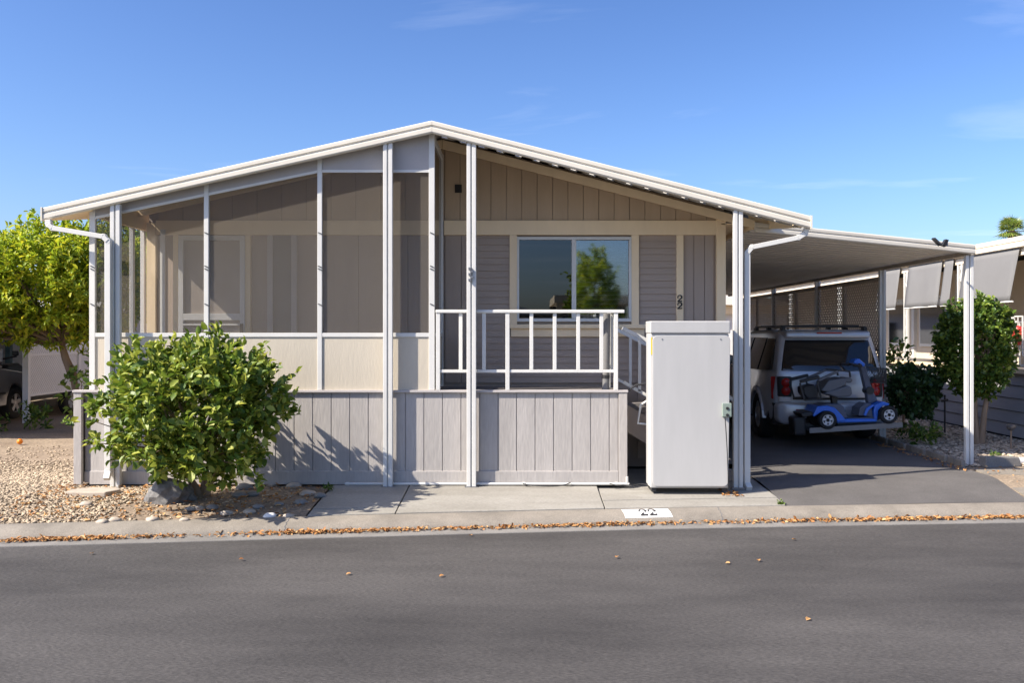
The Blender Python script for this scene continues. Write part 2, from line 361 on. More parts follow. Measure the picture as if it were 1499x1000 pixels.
# apron of pale concrete right of the driveway
tag(MB().hexa([(5.28, smoothG(5.3) + .3, -.13), (9, smoothG(9) + .3, -.13), (9, 11.2, -.06), (5.5, 11.15, -.06)], [(5.28, smoothG(5.3) + .3, -.068), (9, smoothG(9) + .3, -.068), (9, 11.2, .005), (5.5, 11.15, .005)]).build('side_path', 'conc'), kind='structure')

def digit2(b, ox, oz, w, h, t, fn, stencil=False):
    """a heavy-shouldered 2 as flat strokes; fn maps (u, v, depth) to 3-D"""
    pts = []; 
    for k in range(11):
        a = R(200 - 250 * k / 10); pts.append((.5 + .42 * math.cos(a), .70 + .26 * math.sin(a)))
    pts += [(.55, .38), (.30, .20), (.10, .08)]
    wd = [.20, .19, .18, .18, .20, .24, .28, .31, .32, .30, .28, .25, .22, .20]
    ring = []
    for i, (u, v) in enumerate(pts):
        a = pts[max(0, i - 1)]; c = pts[min(len(pts) - 1, i + 1)]; dx_, dy_ = c[0] - a[0], (c[1] - a[1]) * h / w
        l_ = math.hypot(dx_, dy_) or 1; nx, ny = -dy_ / l_ * wd[i] / 2, dx_ / l_ * wd[i] / 2 * w / h
        ring.append(((u + nx, v + ny), (u - nx, v - ny)))
    def quad(q): b.hexa([fn(ox + u * w, oz + v * h, 0) for u, v in q], [fn(ox + u * w, oz + v * h, t) for u, v in q])
    for i in range(len(ring) - 1):
        if stencil and i == 10: continue
        quad([ring[i][0], ring[i][1], ring[i + 1][1], ring[i + 1][0]])
    quad([(.02, 0), (.98, 0), (.98, .16), (.02, .16)]); quad([(.86, .1), (.95, .1), (.95, .24), (.88, .24)])
    quad([(.0, .54), (.22, .54), (.22, .70), (.0, .70)])
# painted number on the kerb face
def kf(u, v, t):   # u along x, v up the sloped kerb face
    pr = [(.03, -.150), (.05, -.130), (.10, -.104), (.17, -.088), (.25, -.079)]
    d = .055 + v; z = float(np.interp(d, [p[0] for p in pr], [p[1] for p in pr]))
    return (u + (v - .1) * -.12, smoothG(u) + d - t * .5, z + .003 + t)
kn = thing('kerb_number', 'white painted rectangle with black 22 on the kerb face', 'house number', (1.2, 8.9, -.12))
b = MB()
for k in range(8):
    u0 = 1.005 + k * .0575; u1 = u0 + .0575
    for j in range(5):
        v0 = .0 + j * .036; v1 = v0 + .036
        b.add([kf(u0, v0, 0), kf(u1, v0, 0), kf(u1, v1, 0), kf(u0, v1, 0)], [(0, 1, 2, 3)])
b.build('painted_plate', 'padw', kn)
b = MB(); digit2(b, 1.16, .022, .075, .15, .003, kf, True); digit2(b, 1.25, .022, .075, .15, .003, kf, True); b.build('numerals', 'paintnum', kn)

# ------------------------------------------------------------------ the mobile home
YW, YF = 11.2, 9.95            # house front wall, porch front
XR, XL0, XR0 = -.931, -5.077, 3.106
def zr(x): return 3.912 - (XR - x) * (3.912 - 2.981) / (XR - XL0) if x < XR else 3.912 - (x - XR) * (3.912 - 2.894) / (XR0 - XR)
home = thing('mobile_home', 'brown mobile home with white gable roof and vertical board siding', 'mobile home', (-1, YW, 0))
WX0, WX1 = -4.50, 2.49
zb0, zb1 = 2.835, 3.01          # tan belt course
wx0, wx1, wz0, wz1 = PX(757, YW), PX(924, YW), CAMZ + (487 - 471) * YW / F, CAMZ + (487 - 347) * YW / F
b = MB()                         # front wall backing with the window opening
zt = lambda x: zr(x) + .10
b.box(WX0, wx0, YW + .02, YW + .12, .02, zb1); b.box(wx1, WX1, YW + .02, YW + .12, .02, zb1)
b.box(wx0, wx1, YW + .02, YW + .12, .02, wz0); b.box(wx0, wx1, YW + .02, YW + .12, wz1, zb1)
b.prism([(WX0, zb1), (WX1, zb1), (WX1, zt(WX1)), (XR, zt(XR)), (WX0, zt(WX0))], YW + .02, YW + .12)
b.build('front_wall', 'sidingv', home)
b = MB(); b.prism([(WX0 + .02, .02), (WX1 - .02, .02), (WX1 - .02, zt(WX1) - .02), (XR, zt(XR) - .02), (WX0 + .02, zt(WX0) - .02)], YW + .9, 27)
b.box(WX0, WX0 + .1, YW + .12, YW + .9, .02, zt(WX0) - .02); b.box(WX1 - .1, WX1, YW + .12, YW + .9, .02, zt(WX1) - .02); b.build('wall', 'sidingv', home)
MB().add([(wx0 - .3, YW + .88, .9), (wx1 + .3, YW + .88, .9), (wx1 + .3, YW + .88, 2.9), (wx0 - .3, YW + .88, 2.9)], [(0, 1, 2, 3)]).build('room_dark_sheet', 'dark', home)  # dark sheet behind the window; the room's dimness is put into its colour
# gable boards
x = XR + .03; w = .187
while x < WX1 - .12:
    x1 = min(x + w - .006, WX1 - .1)
    MB().prism([(x, zb1 - .01), (x1, zb1 - .01), (x1, zt(x1) - .01), (x, zt(x) - .01)], YW, YW + .021).build('gable_board', 'gable', home, bevel=.002)
    x += w
x = WX0 + .12
while x < XR:
    x1 = min(x + .30 - .006, XR + .02)
    MB().prism([(x, zb1 - .01), (x1, zb1 - .01), (x1, zt(x1) - .01), (x, zt(x) - .01)], YW, YW + .021).build('gable_board', 'gable', home, bevel=.002)
    x += .30
# vertical boards under the belt
def vboards(xa, xb, w, z0=1.04):
    x = xa
    while x < xb - .01:
        x1 = min(x + w, xb); MB().box(x + .003, x1 - .003, YW, YW + .021, z0, zb0 + .005).build('siding_board', 'sidingv', home, bevel=.002); x = x1
vboards(XR + .03, PX(697, YW), .2); vboards(PX(1000, YW), PX(1045, YW), .13, .1)
vboards(-2.25, XR + .0, .3)
# lap boards
def laps(xa, xb, z0, z1):
    z = z0
    while z < z1 - .01:
        zz_ = min(z + .08, z1)
        MB().hexa([(xa, YW - .008, z), (xb, YW - .008, z), (xb, YW + .021, z), (xa, YW + .021, z)], [(xa, YW + .006, zz_), (xb, YW + .006, zz_), (xb, YW + .021, zz_), (xa, YW + .021, zz_)]).build('lap_board', 'siding', home); z = zz_
laps(PX(697, YW), PX(747, YW), 1.04, zb0); laps(PX(934, YW), PX(990, YW), .12, zb0); laps(PX(747, YW), PX(934, YW), 1.04, 1.60)
# tan trims
def trim(name, x0, x1, z0, z1, d=.03): return MB().box(x0, x1, YW - d, YW + .02, z0, z1).build(name, 'trim', home, bevel=.004)
trim('belt_course', XR + .02, WX1 - .09, zb0, zb1, .034); trim('belt_course', WX0 + .1, XR - .02, zb0, zb1, .034)
trim('corner_board', WX1 - .1, WX1 + .012, .02, 3.04, .038); trim('corner_board', WX0 - .012, WX0 + .1, 1.04, 2.98, .038)
trim('trim_board', PX(990, YW), PX(1000, YW), 1.05, zb0)
trim('window_trim', PX(746, YW), wx0, 1.70, zb0); trim('window_trim', wx1, PX(935, YW), 1.70, zb0)
trim('window_apron', PX(748, YW), PX(943, YW), 1.60, 1.70); MB().box(PX(746, YW), PX(945, YW), YW - .07, YW + .02, 1.70, 1.75).build('window_sill', 'trim', home, bevel=.006)
# barge boards under the awning roof, at the front of the house's own roof
YB = 11.12
def zbarge(x): return 3.981 - .2577 * (x + .931) if x > XR else 3.981 + .2245 * (x - XR)
for xa, xb in ((XR + .005, 2.842), (-4.6, XR)):
    MB().prism([(xa, zbarge(xa) - .107), (xb, zbarge(xb) - .10), (xb, zbarge(xb)), (xa, zbarge(xa))], YB, YB + .04).build('barge_board', 'trim', home, bevel=.004)
ze = zbarge(2.842)
MB().box(2.78, 3.014, YB + .045, YB + .06, 2.9, 3.12).build('soffit', 'trim', home)
MB().box(2.80, 2.842, YB + .042, 26, ze - .10, ze).build('eave_board', 'trim', home)
MB().box(2.45, 2.799, YB + .042, 26, ze - .05, ze - .035).build('soffit', 'trim', home)
# vent
MB().box(PX(666, YW), PX(676, YW), YW - .012, YW + .01, 3.35, 3.45).build('vent', 'dark', home)
# house number
for zn in (CAMZ + (487 - 442) * YW / F, CAMZ + (487 - 452.5) * YW / F):
    b = MB(); digit2(b, PX(990.8, YW), zn, .058, .082, .008, lambda u, v, t: (u, YW - .032 - t, v)); b.build('house_numeral', 'paintnum', home)
# window
win = MB(); fy0, fy1 = YW - .035, YW + .06
xm = PX(840, YW)
win.box(wx0, wx1, fy0, fy1, wz1 - .035, wz1); win.box(wx0, wx1, fy0, fy1, wz0, wz0 + .04); win.box(wx0, wx0 + .025, fy0, fy1, wz0 + .04, wz1 - .035); win.box(wx1 - .03, wx1, fy0, fy1, wz0 + .04, wz1 - .035); win.box(xm - .027, xm + .027, fy0 + .004, fy1, wz0 + .04, wz1 - .035)
window = win.build('window', 'white', home, bevel=.003)
MB().box(wx0 + .025, xm - .027, YW - .005, YW - .001, wz0 + .04, wz1 - .035).build('screened_pane', 'glassd', window)
MB().box(xm + .027, wx1 - .03, YW + .018, YW + .022, wz0 + .04, wz1 - .035).build('pane', 'glass', window)
for k in range(17):
    z = wz0 + .06 + k * .053
    MB().hexa([(xm + .05, YW + .10, z), (wx1 - .05, YW + .10, z), (wx1 - .05, YW + .10, z + .002), (xm + .05, YW + .10, z + .002)], [(xm + .05, YW + .135, z + .006), (wx1 - .05, YW + .135, z + .006), (wx1 - .05, YW + .135, z + .008), (xm + .05, YW + .135, z + .008)]).build('blind_slat', 'blind', window)
MB().box(wx0 + .04, xm - .04, YW + .3, YW + .31, wz0 + .05, wz1 - .06).build('curtain', mat('curtain', (.16, .19, .24), .9, .3, 2.5, stretch=(5, 1, .4)), window)
# door inside the screened porch
dx0, dx1, dz1 = PX(263, YW), PX(360, YW), CAMZ + (487 - 345) * YW / F
door = MB().box(dx0 + .05, dx1 - .05, YW - .012, YW + .018, 1.05, dz1 - .05).build('door', mat('door_leaf', (.34, .29, .245), .6, .1, 3, .1, 40), home)
for q in ((dx0, dx0 + .06, 1.05, dz1), (dx1 - .06, dx1, 1.05, dz1), (dx0 + .06, dx1 - .06, dz1 - .06, dz1), (dx0 + .06, dx1 - .06, 1.80, 1.88), (dx0 + .06, dx1 - .06, 1.735, 1.755)):
    MB().box(q[0], q[1], YW - .05, YW - .014, q[2], q[3]).build('frame', 'white', door, bevel=.003)
MB().box(dx1 - .05, dx1 - .02, YW - .09, YW - .05, 1.62, 1.76).build('handle', 'black', door, bevel=.006)
for xa in (dx0 - .07, dx1): MB().box(xa, xa + .06, YW - .03, YW + .02, 1.05, dz1 + .02).build('door_trim', 'trim', home)
for q in ((PX(392, YW), PX(400, YW)), (PX(427, YW), PX(435, YW))): MB().box(q[0], q[1], YW - .03, YW + .02, 1.05, dz1 + .02).build('trim_board', 'panel', home)
MB().box(PX(400, YW), PX(427, YW), YW - .006, YW + .02, 1.05, dz1).build('sidelight', 'shade', home)
MB().box(PX(237, YW), PX(244, YW), YW - .06, YW - .04, 1.05, 2.9).build('trim_board', 'white', home)
# roof: corrugated sheet, sheet ribs running front to back
def corr(x0, x1, y0, y1, zf, rise=0, period=.2, amp=.022, thick=.012):
    xs = []; x = x0
    prof = [(0, -1), (.3, -1), (.45, 1), (.85, 1), (1.0, -1)]
    k = 0
    while x0 + k * period < x1:
        for u, s_ in prof[:-1]: xs.append((x0 + (k + u) * period, s_))
        k += 1
    xs = [q for q in xs if q[0] < x1] + [(x1, -1)]
    b = MB(); vs = []
    for x, s_ in xs:
        z = zf(x) + amp * s_
        vs += [(x, y0, z), (x, y1, z + rise), (x, y0, z + thick), (x, y1, z + thick + rise)]
    fs = []
    for i in range(len(xs) - 1):
        a, c = i * 4, i * 4 + 4
        fs += [(a, a + 1, c + 1, c), (a + 2, c + 2, c + 3, a + 3), (a, c, c + 2, a + 2), (a + 1, a + 3, c + 3, c + 1)]
    return b.add(vs, fs)
corr(-4.64, 3.05, 9.98, 11.30, lambda x: zr(x) - .104, .26, amp=.028).build('awning_roof', 'roofu', home); corr(-4.64, 3.05, 11.302, 27.3, lambda x: zr(x) + .155).build('roof', 'roofu', home)
MB().add([(x, y, zr(x) - d) for d in (.128, .10) for x, y in ((-5.06, 9.865), (-4.60, 9.865), (-4.60, 10.55), (-5.06, 9.93))], [(3, 2, 1, 0), (4, 5, 6, 7), (0, 1, 5, 4), (1, 2, 6, 5), (2, 3, 7, 6), (3, 0, 4, 7)]).build('eave_overhang', 'trim', home)
MB().prism([(-4.62, 2.90), (-4.56, 2.90), (-4.56, zr(-4.56) - .06), (-4.62, zr(-4.62) - .06)], 10.15, 26).build('eave_beam', 'trim', home)
for xa, xb in ((-5.06, XR), (XR, 3.09)): MB().prism([(xa, zr(xa) - .03), (xb, zr(xb) - .03), (xb, zr(xb) - .012), (xa, zr(xa) - .012)], 9.861, 10.10).build('sun_leak_cover', 'roofu', home)  # cover strips added to block sun leaking between fascia and roof sheet
MB().hexa([(-4.63, 10.15, zr(-4.63) - .10), (-4.60, 10.15, zr(-4.6) - .10), (-4.60, 10.15, zr(-4.6) - .05), (-4.63, 10.15, zr(-4.63) - .05)], [(-4.63, 12.5, 2.95), (-4.60, 12.5, 2.95), (-4.60, 12.5, zr(-4.6) + .14), (-4.63, 12.5, zr(-4.63) + .14)]).build('eave_board', 'trim', home)  # board added to shut out sunlight slipping between eave beam and roof
MB().hexa([(3.015, 9.90, zr(3.05) - .13), (3.04, 9.90, zr(3.05) - .13), (3.04, 9.90, zr(3.05) - .09), (3.015, 9.90, zr(3.05) - .09)], [(3.015, 11.3, 2.92), (3.04, 11.3, 2.92), (3.04, 11.3, zr(3.04) + .12), (3.015, 11.3, zr(3.04) + .12)]).build('eave_board', 'trim', home)
# front fascia in two stepped bands, mitred at the ridge
FY = 9.83
def fascia(x0, x1, top, zf, y0=FY, seg=1):
    prof = [(0, 0), (-.012, -.002), (-.022, -.012), (-.022, -.045), (-.008, -.055), (-.008, -.068), (-.022, -.078), (-.022, -.118), (-.012, -.132), (.03, -.134), (.03, 0)]
    n_ = len(prof); vs = [(x, y0 + p[0], zf(x) + p[1]) for x in (x0, x1) for p in prof]
    return MB().add(vs, [tuple(range(n_)), tuple(range(2 * n_ - 1, n_ - 1, -1))] + [(i, n_ + i, n_ + (i + 1) % n_, (i + 1) % n_) for i in range(n_)])
fascia(XL0, XR, 0, zr).build('fascia', 'fascia', home); fascia(XR + .002, XR0, 0, zr).build('fascia', 'fascia', home)
MB().box(XR0 - .005, XR0 + .012, FY - .03, FY + .06, zr(XR0) - .14, zr(XR0) + .004).build('fascia_cap', 'fascia', home); MB().box(XL0 - .012, XL0 + .005, FY - .03, FY + .06, zr(XL0) - .14, zr(XL0) + .004).build('fascia_cap', 'fascia', home)
# posts: two channels with a slot between
def post(px, Y0=9.84, w=.10, z0=0):
    xc = PX(px, Y0); zt_ = zr(xc) - .128
    p = MB().box(xc - w / 2, xc - .008, Y0, Y0 + .055, z0, zt_).box(xc + .008, xc + w / 2, Y0, Y0 + .055, z0, zt_).box(xc - .008, xc + .008, Y0 + .018, Y0 + .04, z0, zt_ - .005).build('post', 'white', home, bevel=.004)
    MB().box(xc - w / 2 - .02, xc + w / 2 + .02, Y0 - .012, Y0 + .066, z0 - .02, z0 + .006).build('base_plate', 'steel', p)
    return p
post(168, w=.105, z0=-.02); post(567.5); p690 = post(690); post(1081, z0=-.01)
b = MB(); xc = PX(690, 9.84)
for k in range(5): b.box(xc - .03 + .02 * (k % 2), xc + .02 * (k % 2), 9.81, 9.839, 2.20 + k * .03, 2.225 + k * .03)
b.build('hook_bracket', 'steel', p690)
# downspouts
def spout(pts, w=.062):
    b = MB()
    for p, q in zip(pts, pts[1:]): b.bar(p, q, w, w * .8)
    for p in pts[1:-1]: b.tube([Vector(p) - Vector((0, w * .42, 0)), Vector(p) + Vector((0, w * .42, 0))], w * .52, 10)
    return b.build('downspout', 'white', home, bevel=.003)
ys = 9.90
spout([P3(1181, 333, ys), P3(1178, 342, ys), P3(1168, 348, ys), P3(1100, 362, ys), P3(1093.5, 370, ys), P3(1093.5, 708, ys), P3(1097, 716, ys - .07)])
ys = 9.80
spout([P3(71, 322, ys), P3(72, 329, ys), P3(78, 334, ys), P3(152, 346.5, ys), P3(158.5, 353, ys), P3(158.5, 690, ys), P3(156, 702, ys - .06)])

# ------------------------------------------------------------------ porch: deck, skirt, screen room, railing, stairs
porch = thing('porch', 'raised front porch with mauve board skirt, screened room and white railing', 'porch', (-1.8, YF, 0))
DX0, DX1, DZ = -4.80, PX(918, YF), 1.02
dk = MB().box(DX0 + .05, DX1 - .03, YF + .03, YW - .04, .93, .975).build('deck', 'deck', porch)
k = 0; y = YF + .03
while y < YW - .05:
    MB().box(DX0 + .05, DX1 - .02, y, min(y + .136, YW - .045), .977, 1.0).build('deck_board', 'deck', dk, bevel=.003); y += .14
x = PX(120, YF) + .09
edges = []
while x < DX1 - .1: edges.append(x); x += .2
for i, xa in enumerate(edges):
    xb = min(xa + .2, DX1 - .095)
    MB().box(xa + .004, xb - .004, YF, YF + .024, .10, 1.0).build('skirt_board', 'skirt', porch, bevel=.003)
MB().box(PX(120, YF) + .09, DX1 - .05, YF + .012, YF + .03, .05, 1.0).build('skirt_backing', 'skirt', porch)
MB().box(PX(120, YF) + .09, DX1 - .095, YF - .018, YF + .012, .012, .155).build('base_board', 'skirt', porch, bevel=.004)
MB().box(DX1 - .092, DX1, YF - .022, YF + .03, .012, 1.0).build('corner_board', 'skirt', porch, bevel=.004)
MB().box(DX0, DX0 + .085, YF - .02, YF + .03, .012, 1.0).build('corner_board', 'skirt', porch, bevel=.004)
MB().box(DX0 + .085, PX(120, YF) + .09, YF + .07, YF + .09, .03, 1.0).build('skirt_board', 'skirt', porch)
MB().box(DX0 + .085, PX(120, YF) + .29, YF + .05, YF + .07, .02, .14).build('base_board', 'skirt', porch)
MB().box(DX0, DX0 + .03, YF + .03, YW + .2, .02, 1.0).build('side_skirt', 'skirt', porch); MB().box(DX1 - .03, DX1, YF + .03, YW - .05, .02, .93).build('side_skirt', 'skirt', porch)
MB().box(DX0 - .01, DX1 + .01, YF - .03, YF + .05, 1.002, 1.03).build('deck_cap', 'panel', porch, bevel=.005)
# screen room
EX0, EX1 = PX(135, YF), PX(632, YF); xs = [EX0, PX(302, YF), PX(468, YF), EX1]
ZS = CAMZ - (490.5 - 487) * YF / F            # centre of the white rail
def hz(x): return float(np.interp(x, [EX0, xs[2], EX1], [2.885, 3.395, 3.395]))
for i, x in enumerate(xs):
    w = .05 if 0 < i < 3 else .062
    top = zr(x) - .11
    MB().box(x - w / 2, x + w / 2, YF - .005, YF + .045, 1.031, top).build('mullion', 'white', porch, bevel=.003)
for i in range(3):
    xa, xb = xs[i] + .026, xs[i + 1] - .026
    MB().box(xa, xb, YF + .008, YF + .022, 1.031, ZS - .022).build('lower_panel', 'beige', porch)
    MB().box(xa, xb, YF - .003, YF + .04, ZS - .022, ZS + .022).build('sill_rail', 'white', porch, bevel=.003)
    MB().prism([(xa, ZS + .022), (xb, ZS + .022), (xb, hz(xb) - .012), (xa, hz(xa) - .012)], YF + .018, YF + .020).build('screen_panel', 'screen', porch)
    MB().prism([(xa, hz(xa) - .014), (xb, hz(xb) - .014), (xb, hz(xb) + .014), (xa, hz(xa) + .014)], YF - .003, YF + .04).build('header_rail', 'white', porch)
    MB().prism([(xa, hz(xa) + .0145), (xb, hz(xb) + .0145), (xb, zr(xb) - .10), (xa, zr(xa) - .10)], YF + .008, YF + .024).build('header_panel', 'panel', porch)
    # little black clips on the mullions
for x in xs:
    for zc in (1.95, 2.33, 2.36, 2.72):
        b = MB().bar((x - .018, YF - .009, zc + .012), (x + .012, YF - .009, zc), .008).bar((x + .012, YF - .009, zc), (x + .03, YF - .009, zc - .014), .008); b.build('clip', 'black', porch)
# side walls of the screen room
for sx, ylist in ((EX0, (YF + .05, 10.98, YW + .1)), (EX1, (YF + .05, YW - .02))):
    for ya, yb in zip(ylist, ylist[1:]):
        ztop = zr(sx) - .10
        if not (sx == EX0 and ya > 10.5):
            MB().box(sx - .007, sx + .007, ya, yb - .03, 1.031, ZS - .02).build('lower_panel', 'beige', porch)
            MB().box(sx - .02, sx + .02, ya, yb - .03, ZS - .02, ZS + .02).build('sill_rail', 'white', porch)
            MB().box(sx - .001, sx + .001, ya, yb - .03, ZS + .02, ztop - .06).build('screen_panel', 'screen2', porch)
            MB().box(sx - .02, sx + .02, ya, yb - .03, ztop - .06, ztop).build('header_rail', 'white', porch)
        MB().box(sx - .025, sx + .025, yb - .03, yb + .02, 1.0, ztop).build('mullion', 'white', porch, bevel=.003)
# railing
RY = YF + .0
zt1 = CAMZ + (487 - 456) * RY / F; zb = CAMZ - (543.5 - 487) * RY / F
rail = MB().box(PX(638, RY), PX(914, RY), RY - .03, RY + .03, zt1 - .018, zt1 + .018).build('top_rail', 'rail', porch, bevel=.008, seg=3)
MB().box(PX(644, RY), PX(899, RY), RY - .012, RY + .012, zb - .016, zb + .016).build('bottom_rail', 'rail', porch, bevel=.003)
for px in (674.5, 708.5, 778, 812, 846.5, 880.5):
    x = PX(px, RY); MB().box(x - .02, x + .02, RY - .011, RY + .011, zb + .0165, zt1 - .0185).build('baluster', 'rail', porch, bevel=.003)
for px in (641.5, 743, 901.5):
    x = PX(px, RY); MB().box(x - .022, x + .022, RY - .022, RY + .022, 1.031, zt1 - .0185).build('rail_post', 'rail', porch, bevel=.003)
x = PX(898, RY)
MB().box(x - .02, x + .02, RY + .04, 10.45, zt1 - .018, zt1 + .016).build('top_rail', 'rail', porch); MB().box(x - .01, x + .01, RY + .04, 10.45, zb - .015, zb + .015).build('bottom_rail', 'rail', porch)
for y in (10.12, 10.28, 10.44): MB().box(x - .012, x + .012, y - .02, y + .02, 1.031 if y > 10.4 else zb + .0155, zt1 - .0185).build('baluster', 'rail', porch)
# rolled shade leaning in the corner
rs = thing('rolled_shade', 'dark rolled shade standing in the railing corner of the porch', 'shade', (.95, 10.06, 1.0))
MB().tube([(.945, 10.07, 1.0), (.955, 10.06, 1.86)], .042, 12).build('roll', 'shade', rs, smooth=True); MB().tube([(.945, 10.07, 1.15), (.9465, 10.068, 1.19)], .045, 12).build('tie', 'black', rs)
# stairs down to the right, behind the cabinet
st = thing('porch_stairs', 'white railed porch steps going down behind the white cabinet', 'stairs', (1.8, 10.7, 0))
for k in range(4):
    x0 = DX1 + .02 + .30 * k; z = .82 - .2 * k
    MB().box(x0, x0 + .31, 10.3, 11.0, z - .04, z).build('tread', 'deck', st, bevel=.005)
for y in (10.26, 11.01): MB().prism([(DX1 + .02, .55), (DX1 + .02, .86), (2.42, .08), (2.42, 0), (2.1, 0)], y, y + .035).build('stringer', 'sidingv', st)
for y in (10.22, 11.07):
    a = Vector((DX1 - .02, y, 1.70)); c = Vector((DX1 + .42, y, 1.48)); 
    MB().bar(a, c, .04, .04).build('handrail', 'rail', st); MB().bar(c + Vector((-.02, 0, .02)), (c.x - .02, y, .3), .04, .04).build('rail_post', 'rail', st)
    MB().bar((DX1 - .0, y, 1.10), (DX1 + .38, y, .88), .03, .03).build('lower_rail', 'rail', st); MB().bar((DX1 + .17, y, 1.60), (DX1 + .17, y, 1.0), .03, .03).build('baluster', 'rail', st)
    MB().bar((DX1 + .4, y, 1.44), (2.5, y, .82), .04, .04).build('handrail', 'rail', st); MB().bar((2.46, y, .83), (2.46, y, .0), .04, .04).build('rail_post', 'rail', st)
    for k in range(3): MB().bar((1.75 + .22 * k, y, 1.36 - .13 * k), (1.75 + .22 * k, y, .55 - .15 * k), .03, .03).build('baluster', 'rail', st)
b = MB().tube([(DX1 + .02, 10.0, 1.02), (DX1 + .1, 10.0, 1.08), (DX1 + .22, 9.98, 1.10), (DX1 + .36, 9.96, 1.09)], .012, 8)
tag(b.build('black_hose', 'black', smooth=True), 'black hose bridging porch corner and white cabinet', 'hose')
b = MB().tube([(DX1 + .34, 10.02, .98), (DX1 + .16, 10.05, .86), (DX1 + .13, 10.05, .66), (DX1 + .34, 10.03, .64)], .014, 8)
tag(b.build('cabinet_handle', 'rail', smooth=True), 'bent white tube handle sticking out from the cabinet side', 'handle')
# pipe along the skirt foot
cp = thing('conduit_pipe', 'white plastic pipe along the foot of the porch skirt', 'pipe', (0, 9.92, 0))
MB().tube([(PX(505, 9.91), 9.912, .022), (PX(921, 9.91), 9.912, .022)], .014, 10).build('pipe', 'white', cp, smooth=True); MB().tube([(PX(918, 9.91), 9.912, .022), (PX(918, 9.91), 9.912, .10)], .014, 10).build('riser', 'white', cp, smooth=True)
for px in (507, 560, 765, 900): MB().tube([(PX(px, 9.91), 9.912, .022), (PX(px + 4, 9.91), 9.912, .022)], .019, 10).build('coupling', 'white', cp, smooth=True)
def cable(lbl, pts, r=.006):
    b = MB(); sm = []
    pv = [Vector(p) for p in pts]; pv = [pv[0]] + pv + [pv[-1]]
    for i in range(1, len(pv) - 2):
        for k in range(6):
            t = k / 6; p0, p1, p2, p3 = pv[i - 1:i + 3]
            sm.append(.5 * ((2 * p1) + (p2 - p0) * t + (2 * p0 - 5 * p1 + 4 * p2 - p3) * t * t + (3 * p1 - p0 - 3 * p2 + p3) * t ** 3))
    sm.append(pv[-2]); return tag(b.tube(sm, r, 6).build('cable', 'black', smooth=True), lbl, 'cable')
cable('black cable looped on the slab below the railing', [(.04, 9.89, .03), (.12, 9.84, .018), (.3, 9.80, .015), (.46, 9.83, .018), (.55, 9.89, .04)])
cable('black cable tangle running from porch corner to the cabinet foot', [(.97, 9.89, .03), (1.05, 9.84, .016), (1.12, 9.86, .018), (1.2, 9.82, .016), (1.3, 9.85, .03), (1.42, 9.80, .02), (1.44, 9.72, .05)])
cable('thin cable hanging from the outlet box to the ground', [(2.13, 9.545, .78), (2.15, 9.55, .5), (2.165, 9.56, .2), (2.17, 9.58, .02)], .005)

# ------------------------------------------------------------------ white cabinet
cab = thing('metal_cabinet', 'tall white metal cabinet standing on the concrete pad', 'cabinet', (1.8, 9.7, 0))
cy0, cy1 = 9.60, 9.92; cx0, cx1 = PX(952, cy0), PX(1067, cy0); ctop = CAMZ + (487 - 470) * cy0 / F
M['cab'] = mat('cabinet_enamel', (.435, .43, .415), .4, .06, 1.4, .02, 20, stretch=(3, 1, .5))
MB().box(cx0, cx1, cy0, cy1, .03, ctop - .13).build('body', 'cab', cab, bevel=.012)
MB().box(cx0 - .004, cx1 + .012, cy0 - .022, cy1 + .01, ctop - .128, ctop).build('top_cap', 'cab', cab, bevel=.01)
pw = MB(); pts = []
for (xc, zc, a0) in ((cx1 - .04, ctop - .20, 0), (cx0 + .072, ctop - .20, 90), (cx0 + .072, .10, 180), (cx1 - .06, .10, 270)):
    for k in range(5): a = R(a0 + 22.5 * k); pts.append((xc + .05 * math.cos(a), zc + .05 * math.sin(a)))
pnl = pw.prism(pts, cy0 - .02, cy0 - .001).build('panel', 'cab', cab, bevel=.004)
for x in (cx0 + .12, cx1 - .09): MB().tube([(x, cy0 - .019, ctop - .19), (x, cy0 - .024, ctop - .19)], .007, 8).build('screw', 'steel', pnl)
MB().box(cx0 + .005, cx0 + .02, cy0 - .004, cy0 + .05, 1.42, 1.60).build('tape', 'yellow', cab)
MB().box(cx0 - .012, cx0 + .004, cy0 + .02, cy0 + .06, .05, ctop - .14).build('edge_channel', 'white', cab)
for x in (cx0 + .04, cx1 - .04): MB().box(x - .025, x + .025, cy0 + .02, cy0 + .28, -.01, .035).build('foot', 'black', cab)
ob = thing('outlet_box', 'grey green outlet box on the edge of the white cabinet', 'outlet', (2.12, 9.55, .85))
MB().box(PX(1056, cy0), PX(1068, cy0) + .01, cy0 - .055, cy0 - .0205, CAMZ - (610 - 487) * cy0 / F, CAMZ - (590 - 487) * cy0 / F).build('box', 'greenbox', ob, bevel=.005)
for z in (.795, .865): MB().tube([(PX(1063, cy0), cy0 - .056, z), (PX(1063, cy0), cy0 - .062, z)], .016, 12).build('socket', 'black', ob)

